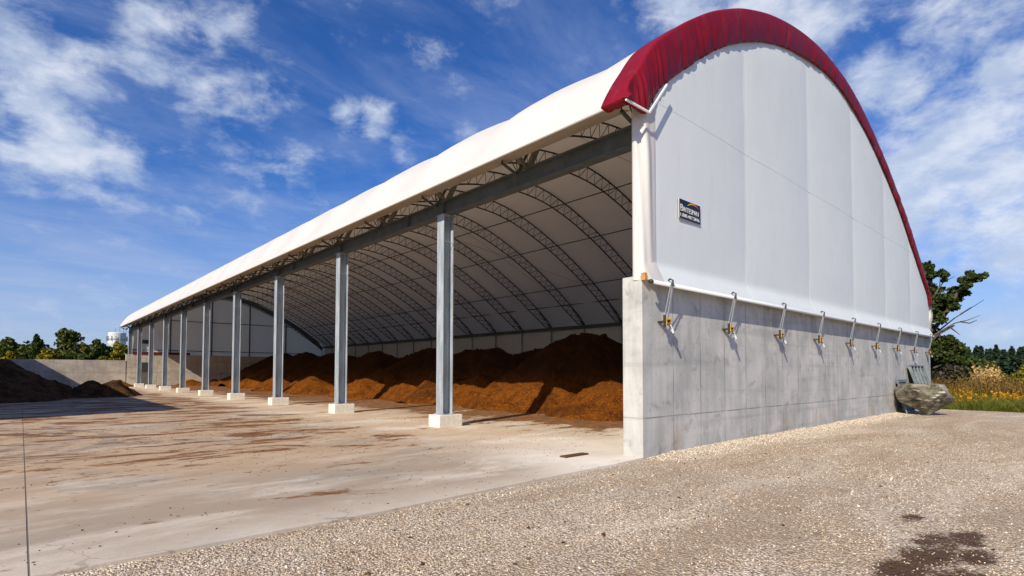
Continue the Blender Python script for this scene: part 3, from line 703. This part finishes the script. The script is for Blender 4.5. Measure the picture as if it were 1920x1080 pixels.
b = MB(); b.box(1.85, 2.5, 74.97, 74.999, 1.7, 2.8); b.build('door_window', M_DOOR, dr)

# ratchet straps along the gable hem
def strap():
    sb = MB(); sb.bar((-.028, -.295, 3.58), (-.03, -.13, 2.86), .05, .008, (0, 1, 0)); sb.bar((.035, -.297, 3.58), (.02, -.17, 2.86), .05, .008, (0, 1, 0))
    o_ = sb.build('ratchet_strap', M_STRAP, barn)
    hb_ = MB(); hb_.tube([(0, -.30, 3.50), (0, -.31, 3.62), (0, -.24, 3.66), (0, -.17, 3.60)], .018, 6); hb_.build('hook', M_BLK, o_)
    wb_ = MB(); wb_.box(-.08, .06, -.22, -.13, 2.725, 2.745); wb_.box(-.08, .06, -.22, -.13, 2.80, 2.82); wb_.box(-.095, -.08, -.22, -.12, 2.70, 2.84); wb_.box(.06, .075, -.22, -.12, 2.70, 2.84)
    wb_.build('winch', M_YEL, o_)
    db_ = MB(); db_.tube([(-.13, -.17, 2.77), (.11, -.17, 2.77)], .034, 8); db_.build('drum', M_BLK, o_)
    pb_ = MB(); pb_.box(-.125, -.097, -.20, -.15, 2.64, 2.90); pb_.box(-.11, .05, -.15, -.003, 2.755, 2.785); pb_.bar((-.05, -.2, 2.74), (-.02, -.26, 2.64), .03, .03); pb_.build('mount_plate', M_BLK, o_)
    tb_ = MB(); tb_.bar((.02, -.22, 2.70), (.075, -.27, 2.53), .07, .006, (0, 1, 0)); tb_.build('strap_tail', M_WHITE, o_)
    return o_
s0 = strap(); s0.location.x = .66
kids = list(s0.children)
for k in range(1, 9):
    c = s0.copy(); COL.objects.link(c); c.parent = barn; c.location.x = .66+[0, 2.80, 5.79, 8.78, 11.83, 14.93, 18.02, 20.97, 23.95][k]
    for q in kids: d = q.copy(); COL.objects.link(d); d.parent = c

# ------------------------------------------------------------------ yard wall, neighbour barn (its shadow falls on the yard)
b = MB(); b.box(-60, .195, 75.0, 75.4, -.3, 3.08); o = bevel(b.build('yard_wall', M_YARDWALL), .015); tag(o, 'long low weathered concrete wall across the back of the yard', 'wall')
nb = empty('neighbour_building', (-16, 17.7, 0)); tag(nb, 'tall plain storage building beside the left of the yard, out of view', 'building')
b = MB(); b.box(-.3, 0, 0, 70, -.3, 8.3); b.box(-20, -19.7, 0, 70, -.3, 8.3); b.box(-19.7, -.3, 0, .3, -.3, 8.3); b.box(-19.7, -.3, 69.7, 70, -.3, 8.3); b.build('wall', M_YARDWALL, nb)
b = MB(); b.grid([[(.1, y, 8.35) for y in (-.2, 35, 70.2)], [(-10, y, 11.0) for y in (-.2, 35, 70.2)], [(-20.1, y, 8.35) for y in (-.2, 35, 70.2)]]); b.build('roof', M_PANEL, nb)
b = MB(); b.v = [(-19.7, 0, 8.3), (-.3, 0, 8.3), (-10, 0, 10.95)]; b.f = [(0, 1, 2)]; b.build('gable', M_YARDWALL, nb)

# ------------------------------------------------------------------ mulch mounds
def mound(name, cones, mt, label, cat, group=None, step=.16, nz=.30, seed=1, clipx=None, soft=.22):
    x0 = min(c[0]-c[2]/c[3] for c in cones)-.5; x1 = max(c[0]+c[2]/c[3] for c in cones)+.5
    y0 = min(c[1]-c[2]/c[3] for c in cones)-.5; y1 = max(c[1]+c[2]/c[3] for c in cones)+.5
    if clipx: x1 = min(x1, clipx)
    y1 = min(y1, 74.9); y0 = max(y0, .6)
    gx_ = np.arange(x0, x1+step*.5, step); gy_ = np.arange(y0, y1, step); X, Y = np.meshgrid(gx_, gy_, indexing='ij')
    Hs = []
    for (cx, cy, h, sl_) in cones:
        a = np.arctan2(Y-cy, X-cx); wob = 1+.10*np.sin(a*3+cy)+.07*np.sin(a*5+cx*2)
        d = np.hypot(X-cx, Y-cy)*wob; r0 = max(.35, (h-1.2)*.42); Hs.append(h+sl_*r0*.8-sl_*np.sqrt(d*d+r0*r0))
    H_ = np.stack(Hs); k = soft; H_ = k*np.log(np.exp(H_/k).sum(0))
    H_ += nz*(vnoise(X*.7+40, Y*.7+40, seed, 5)-.5)*2*np.clip(H_+.3, 0, 1)+.30*(vnoise(X*2.3+40, Y*2.3+40, seed+3, 3)-.5)*np.clip(H_+.4, 0, 1)+.10*np.maximum(0, vnoise(X*5.1+20, Y*5.1+20, seed+9, 1)-.62)*np.clip(H_+.2, 0, 1)*3
    H_ = np.maximum(H_, -.15); n_, m_ = X.shape; idx = np.arange(n_*m_).reshape(n_, m_)
    q = np.stack([idx[:-1, :-1], idx[1:, :-1], idx[1:, 1:], idx[:-1, 1:]], -1).reshape(-1, 4)
    hm = H_.ravel()[q].max(1) > -.1; q = q[hm]
    used = np.unique(q); remap = np.zeros(n_*m_, int); remap[used] = np.arange(len(used))
    V = np.stack([X, Y, H_], -1).reshape(-1, 3)[used]
    o_ = np_mesh(name, V, remap[q], mt, smooth=True); tag(o_, label, cat, group); return o_
GM = 'mulch mounds heaped along the inside of the barn'
MC = [([(13.6, 13.2, 4.0, .70), (9.3, 11.6, 1.95, .72), (8.6, 7.2, 1.6, .62), (15, 7, 3.1, .66), (19, 13, 3.8, .6), (17, 17.5, 3.1, .66), (11.2, 13.6, 2.6, .7)], 'tallest mulch mound, nearest the concrete end wall'),
      ([(14, 21.6, 3.5, .70), (14.5, 24.8, 3.45, .7), (9.3, 16.9, 1.7, .72), (9.2, 20.4, 1.75, .70), (9.6, 23.8, 1.5, .7), (19, 22, 3.5, .6)], 'orange mulch mound seen just right of the nearest steel column'),
      ([(14, 28.6, 3.6, .70), (15, 32.4, 3.3, .7), (9.2, 27.6, 2.0, .70), (9.0, 31.0, 1.3, .7), (19, 31, 3.5, .6)], 'orange mulch mound between the nearest and second steel columns'),
      ([(14, 37.0, 3.65, .70), (15, 41, 3.5, .7), (9.0, 36.8, 2.0, .70), (9.4, 40.6, 1.5, .7), (19, 39, 3.6, .6)], 'mulch mound between the second and third steel columns'),
      ([(14, 45.5, 3.7, .68), (15, 49.5, 3.7, .7), (9.2, 45.2, 2.0, .70), (9.8, 49, 1.6, .7), (19, 48, 3.8, .6)], 'dark mulch mound with a small lit toe right of the third column'),
      ([(14.5, 54, 3.9, .62), (15, 58.5, 3.9, .66), (10.8, 54, 2.2, .66), (20, 57, 4.0, .6)], 'dark mulch mound far back, left of the third column'),
      ([(15.5, 64, 4.0, .62), (16, 69, 4.0, .62), (12.0, 64, 2.4, .66), (21, 67, 4.1, .6)], 'farthest dark mulch mound against the far gable wall')]
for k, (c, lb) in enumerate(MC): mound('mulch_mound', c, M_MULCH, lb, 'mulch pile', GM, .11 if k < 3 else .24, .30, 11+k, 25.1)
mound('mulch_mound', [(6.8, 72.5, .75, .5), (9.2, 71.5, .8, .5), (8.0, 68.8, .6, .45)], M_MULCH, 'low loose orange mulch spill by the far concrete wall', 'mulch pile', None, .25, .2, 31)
mound('compost_heap', [(-10.15, 40, 2.45, .68), (-13.2, 38.5, 2.9, .6), (-11.5, 36.5, 1.8, .55)], M_COMP, 'large dark brown compost heap at the left edge of the yard', 'compost heap', None, .16, .35, 41)
mound('compost_heap', [(-5.75, 40.0, 1.15, .82)], M_COMP, 'small dark compost heap, left one of the twin heaps before the low wall', 'compost heap', None, .14, .25, 43)
mound('compost_heap', [(-4.45, 40.6, 1.12, .80)], M_COMP, 'small dark compost heap, right one of the twin heaps before the low wall', 'compost heap', None, .14, .25, 44)
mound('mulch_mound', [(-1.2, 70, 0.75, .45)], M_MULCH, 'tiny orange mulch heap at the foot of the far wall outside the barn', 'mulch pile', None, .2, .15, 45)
b = MB(); b.box(-1.25, -.55, .95, 1.12, .002, .03); o = b.build('mulch_clod', M_CRUMB); tag(o, 'flat brown strip of caked mulch on the pale slab near the wall corner', 'mulch clod')

# ------------------------------------------------------------------ boulder and leaning panels
def boulder():
    import bmesh
    bm = bmesh.new(); bmesh.ops.create_icosphere(bm, subdivisions=5, radius=1)
    planes = [((.1, -.9, .35), .74), ((-.8, -.3, .3), .86), ((-.95, .15, -.2), .8), ((.85, -.3, .4), .86), ((0, 0, 1), .56), ((.3, -.25, .95), .80), ((-.55, -.55, -.62), .60), ((-.7, .4, -.6), .5), ((.3, -.8, -.5), .72),
              ((.75, .1, -.62), .62), ((0, .9, -.3), .8), ((-.3, -.8, .55), .78), ((.5, -.8, .1), .80), ((0, .5, -.86), .6), ((.35, -.55, -.8), .66), ((-.2, .8, .5), .82)]
    pl_ = [(Vector(n_).normalized(), d) for n_, d in planes]
    for v in bm.verts:
        p = v.co.normalized(); r_ = 1/(abs(p.x)**3.2+abs(p.y)**3.2+abs(p.z)**3.2)**(1/3.2)*.93
        for n_, d in pl_:
            q = p.dot(n_)
            if q > 1e-3: r_ = min(r_, d/q)
        v.co = p*r_
    me = bpy.data.meshes.new('boulder')
    co = np.array([v.co for v in bm.verts]); nn_ = vnoise(co[:, 0]*2.3+30+co[:, 2], co[:, 1]*2.3+30-co[:, 2], 51, 4)-.5; n2_ = vnoise(co[:, 0]*7+60-co[:, 2]*3, co[:, 1]*7+60+co[:, 2]*4, 52, 3)-.5
    cr = np.abs(np.sin(co[:, 1]*2.6+co[:, 2]*2.2+nn_*3)); crack = -.07*np.exp(-(cr/.10)**2)
    for v, a, c_, k in zip(bm.verts, nn_, n2_, crack): v.co *= 1+.13*a+.05*c_+k
    # long axis across the view, undercut below
    for v in bm.verts:
        z = v.co.z; s_ = 1-.50*max(0, -z-.12)
        v.co = Vector((v.co.x*1.05*s_, v.co.y*1.12*s_, z*1.0))
    zmin = min(v.co.z for v in bm.verts)
    for v in bm.verts: v.co.z -= zmin+.02
    bm.to_mesh(me); bm.free(); me.materials.append(M_ROCK)
    for p_ in me.polygons: p_.use_smooth = True
    o_ = bpy.data.objects.new('boulder', me); COL.objects.link(o_); o_.location = (18.5, -1.08, -.04); o_.rotation_euler = (0, 0, R(12)); return o_
tag(boulder(), 'large grey weathered boulder on the gravel by the end of the concrete wall', 'boulder')
pf = empty('form_panel', (21.9, -.72, 0)); pf.rotation_euler = (R(-17), 0, 0)
tag(pf, 'tall grey steel formwork panel leaning on the wall behind the boulder', 'panel')
b = MB(); b.box(-1.25, 1.25, 0, .03, 0, 2.15); b.build('panel_sheet', M_PANEL, pf)
b = MB()
for x in (-1.22, -.61, 0, .61, 1.22): b.box(x-.03, x+.03, -.09, -.002, .03, 2.12)
for z in (.03, 2.12): b.box(-1.25, 1.25, -.095, -.001, z-.03, z+.03)
b.build('panel_ribs', M_PANEL, pf)
for x in (-.9, -.3, .3, .9):
    for z in (1.25, 1.95): b = MB(); b.box(x-.2, x+.2, -.03, -.004, z-.05, z+.06); b.build('panel_slot', M_BLK, pf)
b = MB(); b.tube([(-.05, -.05, 2.15), (-.05, -.05, 2.24), (.12, -.05, 2.24), (.12, -.05, 2.15)], .015, 6); b.build('lifting_eye', M_BLK, pf)
gr = empty('floor_grate', (19.35, -.46, 0)); gr.rotation_euler = (R(-13), 0, 0); tag(gr, 'small slotted grey steel grate leaning on the wall above the boulder', 'grate')
b = MB(); b.box(-.72, -.60, 0, .04, 0, 1.48); b.box(.60, .72, 0, .04, 0, 1.48)
for k in range(8): b.box(-.6, .6, 0, .04, .02+.19*k, .10+.19*k)
b.build('grate_frame', M_PANEL, gr); b = MB(); b.box(-.7, .7, .042, .05, 0, 1.46); b.build('grate_backing', M_BLK, gr)

# ------------------------------------------------------------------ vegetation
def quads(C, size, mt, name, parent, asp=1.0, upbias=.3):
    N = len(C); n_ = rng.normal(0, 1, (N, 3)); n_[:, 2] += upbias; n_ /= np.linalg.norm(n_, axis=1)[:, None]
    a = rng.normal(0, 1, (N, 3)); u = np.cross(n_, a); u /= np.linalg.norm(u, axis=1)[:, None]; v = np.cross(n_, u)
    s_ = (size*rng.uniform(.6, 1.3, N))[:, None]; u = u*s_; v = v*s_*asp
    V = np.stack([C-u*.5-v*.25, C-v*.62+u*.05, C+u*.55-v*.1, C+u*.3+v*.5, C-u*.35+v*.45], 1)
    T = (np.array([0, 1, 2, 3, 4])[None]+5*np.arange(N)[:, None])
    return np_mesh(name, V.reshape(-1, 3), T, mt, parent)
def clumps(blobs_, n, shell=.55):
    out = []; vol = np.array([b_[3]*b_[4]*b_[5] for b_ in blobs_])**.67; cnt = (n*vol/vol.sum()).astype(int)
    for (cx, cy, cz, rx, ry, rz), k in zip(blobs_, cnt):
        d = rng.normal(0, 1, (k, 3)); d /= np.linalg.norm(d, axis=1)[:, None]; r_ = rng.uniform(shell, 1.05, k)**.8
        r_ *= 1+.22*np.sin(d[:, 0]*5+cx)*np.sin(d[:, 2]*6+cy)
        out.append(np.stack([cx+d[:, 0]*rx*r_, cy+d[:, 1]*ry*r_, cz+d[:, 2]*rz*r_], 1))
    return np.concatenate(out)
def tree(name, x, y, h, wd, mt, label, cat='tree', n=2600, ls=.5, z0=-.3, low=.25, nb=14, group=None, seed=0):
    rr = random.Random(seed*7+3); e = empty(name, (x, y, z0)); tag(e, label, cat, group)
    bl = []
    for k in range(nb):
        f = rr.random(); a = rr.random()*6.28; zc = h*(low+(.86-low)*f); rad = wd/2*math.sin(math.pi*(.18+.72*f))**.7
        q = rr.random()**.5*.72; s_ = wd*rr.uniform(.13, .24)
        bl.append((math.cos(a)*rad*q, math.sin(a)*rad*q, zc, s_, s_, s_*rr.uniform(.6, .95)))
    bl.append((0, 0, h*.9, wd*.14, wd*.14, h*.1))
    quads(clumps(bl, n), ls, mt, 'crown', e)
    b_ = MB(); b_.tube([(0, 0, 0), (wd*.01, 0, h*.3), (-wd*.02, 0, h*.6), (0, 0, h*.85)], [h*.028, h*.02, h*.012, h*.004], 7)
    for q in bl[:8]: b_.tube([(0, 0, q[2]*.55), (q[0]*.5, q[1]*.5, q[2]*.8), (q[0], q[1], q[2])], [h*.01, h*.006, h*.003], 5)
    b_.build('trunk', M_BARK, e); return e
GL = 'trees beyond the low yard wall'
LT = [(-15.5, 150, 10.2, 7, L_DARK, 'dark broad tree cut by the left edge of the photo'),
      (-11.3, 146, 9.0, 7, L_MID, 'round dark olive tree near the left edge, beyond the low wall'),
      (-7.9, 158, 8.2, 6.5, L_MID, 'lower dull olive tree left of the slender tree'),
      (-7.1, 142, 9.6, 3.0, L_DARK, 'slender dark tree left of the tallest tree'),
      (-2.6, 140, 11.0, 7.5, L_MID, 'tallest dark rounded tree beyond the low wall'),
      (1.0, 150, 8.6, 4.5, L_YG, 'yellowing tree at the right shoulder of the tallest tree'),
      (3.0, 144, 9.2, 5.0, L_MID, 'green tree midway between the tallest tree and the water tower'),
      (5.9, 165, 9.0, 5.5, L_DARK, 'dark tree behind the yellow tree left of the water tower'),
      (-10.9, 126, 5.6, 3.0, L_YEL, 'small bright yellow tree near the left edge'),
      (-4.4, 126, 6.0, 4.2, L_YG, 'yellow green bush tree below the tallest tree, right one'),
      (-6.1, 125, 6.0, 3.2, L_YEL, 'yellow bush tree below the slender dark tree'),
      (4.9, 128, 8.0, 3.2, L_YEL, 'tall yellow tree just left of the water tower'),
      (6.7, 130, 7.3, 3.6, L_MID, 'green bushy tree below the water tower'),
      (8.3, 131, 7.2, 3.2, L_YG, 'yellow green tree right of the water tower beside the barn'),
      (-.3, 130, 5.2, 4.5, L_OLIVE, 'low olive bush tree right of the tallest tree'),
      (2.6, 127, 5.0, 4.0, L_YG, 'low yellow green bush right of the olive bush')]
for k, a in enumerate(LT): tree('broadleaf_tree', a[0], a[1], a[2], a[3], a[4], a[5], 'tree', 5200, .42, -.3, .12, 22, GL, k)
# right hand side: tree leaning beyond the corner
e = empty('leaning_tree', (41, 4.6, -.3)); tag(e, 'dark leaning tree with bare dead limbs beyond the barn corner', 'tree')
def L(u, v, X=40.0):
    d = pixdir(u, v); t_ = (X-CAM.x)/d.x; p = CAM+d*t_; return (p.x-41, p.y-4.6, p.z+.3)
bt = MB()
bt.tube([(0, 0, 0), (-.2, -.5, 2.5), L(1735, 600), L(1738, 560), L(1745, 525), L(1752, 500)], [.42, .34, .26, .18, .12, .04], 8)
bt.tube([L(1733, 640), L(1750, 618), L(1775, 585), L(1798, 545), L(1818, 520), L(1838, 514)], [.25, .16, .13, .10, .06, .03], 7)
bt.tube([L(1733, 650), L(1760, 625), L(1790, 610)], [.2, .12, .05], 6)
bt.build('trunk', M_BARK, e)
bd = MB()
for pts in ([(1752, 628), (1790, 606), (1815, 600), (1838, 591)], [(1760, 620), (1790, 596), (1812, 583), (1845, 562)], [(1745, 590), (1752, 560), (1762, 535), (1764, 508)], [(1752, 555), (1770, 545), (1785, 538)],
            [(1745, 562), (1768, 530), (1790, 518)], [(1800, 603), (1818, 606), (1832, 600)], [(1782, 614), (1800, 628)], [(1800, 590), (1822, 575)], [(1750, 650), (1772, 642), (1790, 645)], [(1745, 670), (1765, 661), (1790, 672)], [(1750, 690), (1775, 680), (1800, 688)]):
    q = [L(u, v, 39.5+.5*math.sin(u)) for u, v in pts]; bd.tube(q, [.06-.045*i/(len(q)-1) for i in range(len(q))], 5)
bd.build('dead_limbs', M_DEAD, e)
bl = []
for (u, v, r_) in [(1737, 500, .45), (1745, 515, .4), (1733, 515, .5), (1765, 512, .32), (1772, 515, .28), (1770, 525, .2), (1740, 540, .5), (1750, 545, .35), (1760, 560, .45), (1745, 575, .5), (1738, 595, .6), (1755, 590, .5), (1775, 575, .5),
                   (1775, 560, .42), (1790, 560, .45), (1790, 545, .40), (1803, 548, .36), (1812, 535, .36), (1805, 525, .3), (1822, 522, .36), (1835, 520, .34), (1845, 517, .26), (1818, 512, .25), (1812, 550, .22), (1790, 575, .35), (1765, 600, .35), (1740, 620, .6),
                   (1755, 640, .6), (1775, 640, .5), (1790, 650, .5), (1800, 655, .42), (1745, 655, .7), (1765, 660, .7), (1735, 560, .6), (1765, 543, .25), (1735, 640, .6), (1750, 680, .6), (1775, 670, .6), (1795, 675, .5), (1780, 635, .35)]:
    c = L(u, v, 40+rng.uniform(-.8, .8)); bl.append((*c, r_*1.05, r_*1.05, r_*.82))
quads(clumps(bl, 20000, .15), .15, L_DARK, 'crown', e)
# brushwood and shrubs beyond the meadow
def shrub(x, y, h, wd, mt, label, n=1800, ls=.22, seed=0, cat='shrub', z0=-.3):
    return tree('shrub', x, y, h, wd, mt, label, cat, n, ls, z0, .12, 12, 'shrubs beyond the meadow', seed)
shrub(58, 5.2, 3.3, 4.5, L_BRUSH, 'tangled brownish brushwood under the leaning tree', 3000, .2, 60)
shrub(66, 4.6, 3.9, 5.0, L_DARK, 'dark shrub right behind the leaning tree', 3000, .25, 61)
shrub(78, 4.7, 3.7, 5, L_OLIVE, 'dull olive shrub left of the green clearing', 2500, .3, 62)
shrub(98, 2.3, 3.3, 4.0, L_YG, 'bright green round shrub right of the green clearing', 2500, .3, 63)
tree('broadleaf_tree', 112, .6, 6.6, 9, L_OLIVE, 'broad olive brown tree in front of the far conifers', 'tree', 4200, .36, -.3, .1, 18, None, 64)
tree('broadleaf_tree', 120, -4.3, 5.5, 6.5, L_DARK, 'dark tree at the right edge before the far conifers', 'tree', 3500, .4, -.3, .1, 18, None, 65)
shrub(104, -2.0, 2.6, 4.0, L_YG, 'low green shrub at the foot of the broad olive tree', 1800, .3, 66)
shrub(86, 8.5, 4.5, 7, L_DARK, 'dark wide shrub partly hidden behind the leaning tree', 3000, .3, 67)
# far conifer wood, reads as one mass
C = []
for k in range(330):
    x = rng.uniform(140, 215); y = CAM.y+(x-CAM.x)*rng.uniform(.01, .30); 
    if rng.random() < .35: y = rng.uniform(-60, 10)
    h = rng.uniform(7.0, 9.6)*(x/180)*.93; wd = h*.32; nq = 260
    f = rng.random(nq)**.8; a = rng.uniform(0, 6.28, nq); lay = .75+.25*np.sin(f*40+a); rr_ = wd*(1-f)*.9*lay+.1
    C.append(np.stack([x+np.cos(a)*rr_, y+np.sin(a)*rr_, f*h+rng.normal(0, .1, nq)], 1))
quads(np.concatenate(C), .62, L_PINE, 'conifer_wood', None); tag(bpy.data.objects['conifer_wood'], 'distant dark wood of spiky conifers on the right horizon', 'wood', kind='stuff')
# left far wood strip
C = []
for k in range(120):
    x = rng.uniform(-60, 40); y = rng.uniform(190, 230); h = rng.uniform(7.5, 10.2); wd = rng.uniform(2.5, 4); d = rng.normal(0, 1, (150, 3)); d /= np.linalg.norm(d, axis=1)[:, None]
    C.append(np.stack([x+d[:, 0]*wd, y+d[:, 1]*wd, h*.55+d[:, 2]*h*.45], 1))
quads(np.concatenate(C), .9, L_DARK, 'far_wood', None); tag(bpy.data.objects['far_wood'], 'distant dark wood behind the trees on the left', 'wood', kind='stuff')
# grass and weeds
def blades(name, N, xr, yf, h, wdt, mt, label, head=0, lean=.25, dens=None):
    x = rng.uniform(xr[0], xr[1], N); y = yf(x, rng.random(N)); 
    if dens is not None: k = rng.random(N) < dens(x, y); x, y = x[k], y[k]; N = len(x)
    hh = h*rng.uniform(.55, 1.15, N)*(.45+1.1*vnoise(x*.5+20, y*1.1+60, 71, 3)); a = rng.uniform(0, 6.28, N); ln = rng.normal(0, lean, (N, 2))*hh[:, None]
    ux, uy = np.cos(a)*wdt, np.sin(a)*wdt; z0 = np.full(N, -.34)
    V = np.stack([np.stack([x-ux, y-uy, z0], 1), np.stack([x+ux, y+uy, z0], 1), np.stack([x+ln[:, 0]*.5+ux*.8, y+ln[:, 1]*.5+uy*.8, z0+hh*.62], 1), np.stack([x+ln[:, 0], y+ln[:, 1], z0+hh], 1), np.stack([x+ln[:, 0]*.5-ux*.8, y+ln[:, 1]*.5-uy*.8, z0+hh*.62], 1)], 1)
    T = np.arange(5)[None]+5*np.arange(N)[:, None]
    if head:
        Cc = np.stack([x+ln[:, 0]*.9, y+ln[:, 1]*.9, z0+hh*.94], 1); n_ = rng.normal(0, 1, (N, 3)); n_ /= np.linalg.norm(n_, axis=1)[:, None]; u = np.cross(n_, (0, 0, 1.)); u /= np.linalg.norm(u, axis=1)[:, None]; v = np.cross(n_, u)
        s_ = (head*rng.uniform(.6, 1.3, N))[:, None]; Q = np.stack([Cc-u*s_-v*s_*.6, Cc+u*s_*.8-v*s_, Cc+u*s_+v*s_*.6, Cc+v*s_*1.3, Cc-u*s_*.9+v*s_*.5], 1)
        V = np.concatenate([V, Q]); T = np.arange(5)[None]+5*np.arange(2*N)[:, None]
    o_ = np_mesh(name, V.reshape(-1, 3), T, mt); tag(o_, label, 'grass' if 'grass' in name else 'weeds', kind='stuff')
def sector(a, c):
    return lambda x, r_: CAM.y+(x-CAM.x)*(a+(c-a)*r_)
blades('green_grass', 90000, (24.3, 44), sector(-.06, .27), .62, .012, G_GREEN, 'green grass along the far edge of the gravel yard', 0, .5)
blades('goldenrod_flowers', 20000, (27.5, 42), sector(-.05, .26), .82, .012, G_GOLD, 'yellow orange goldenrod flowers in the meadow behind the boulder', .05, .2, lambda x, y: np.clip(vnoise(x*.45+10, y*.6+50, 81, 3)*5-2.5, .012, .8)*np.clip((x-27.5)/5, .05, 1))
blades('brown_weeds', 17000, (38, 52), sector(-.05, .26), 1.45, .013, G_BROWN, 'tall rusty brown weeds behind the goldenrod', .045, .15, lambda x, y: np.clip(vnoise(x*.3+30, y*.5+50, 83, 3)*3-.8, .1, 1))
blades('plume_grass', 1000, (46, 54), sector(.110, .131), 2.1, .016, G_PLUME, 'pale golden plume grass standing above the brown weeds', .075, .12, lambda x, y: np.clip(vnoise(x*.6+30, y*.8+50, 87, 2)*3-.7, .15, 1))
blades('meadow_grass', 34000, (42, 95), sector(-.03, .24), .85, .03, G_GREEN, 'rough green meadow grass in the distance', 0, .4)
# water tower
wt = empty('water_tower', (33.6, 400, -1)); tag(wt, 'white water tower with antennas beyond the trees, left of the barn', 'water tower')
b = MB()
def lathe(mb, pr, n=28):
    P_ = [[(r_*math.cos(2*math.pi*k/n), r_*math.sin(2*math.pi*k/n), z) for k in range(n+1)] for r_, z in pr]; mb.grid(P_)
lathe(b, [(3.2, 0), (3.2, 17), (4.3, 19), (4.6, 20), (4.6, 26.0), (4.4, 26.4), (0.05, 26.9)]); b.build('tank', simple('tower paint', (.52, .54, .55), (.66, .67, .67), .6, .5, 0, 0), wt)
b = MB()
for a in range(14):
    an = a*2*math.pi/14; b.bar((5.1*math.cos(an), 5.1*math.sin(an), 21.2), (5.1*math.cos(an), 5.1*math.sin(an), 24.2), .35, .15); b.bar((5.1*math.cos(an), 5.1*math.sin(an), 22.5), (4.5*math.cos(an), 4.5*math.sin(an), 22.5), .12)
for (x, y, h) in ((1, -2, 31.0), (3, -1, 30.0), (4.4, 0, 29.2), (-1, 0, 29.0)): b.bar((x, y, 26.2), (x, y, h), .22)
b.tube([(5.0*math.cos(q*math.pi/12), 5.0*math.sin(q*math.pi/12), 22.4) for q in range(25)], .12, 5); b.build('antennas', M_PANEL, wt)
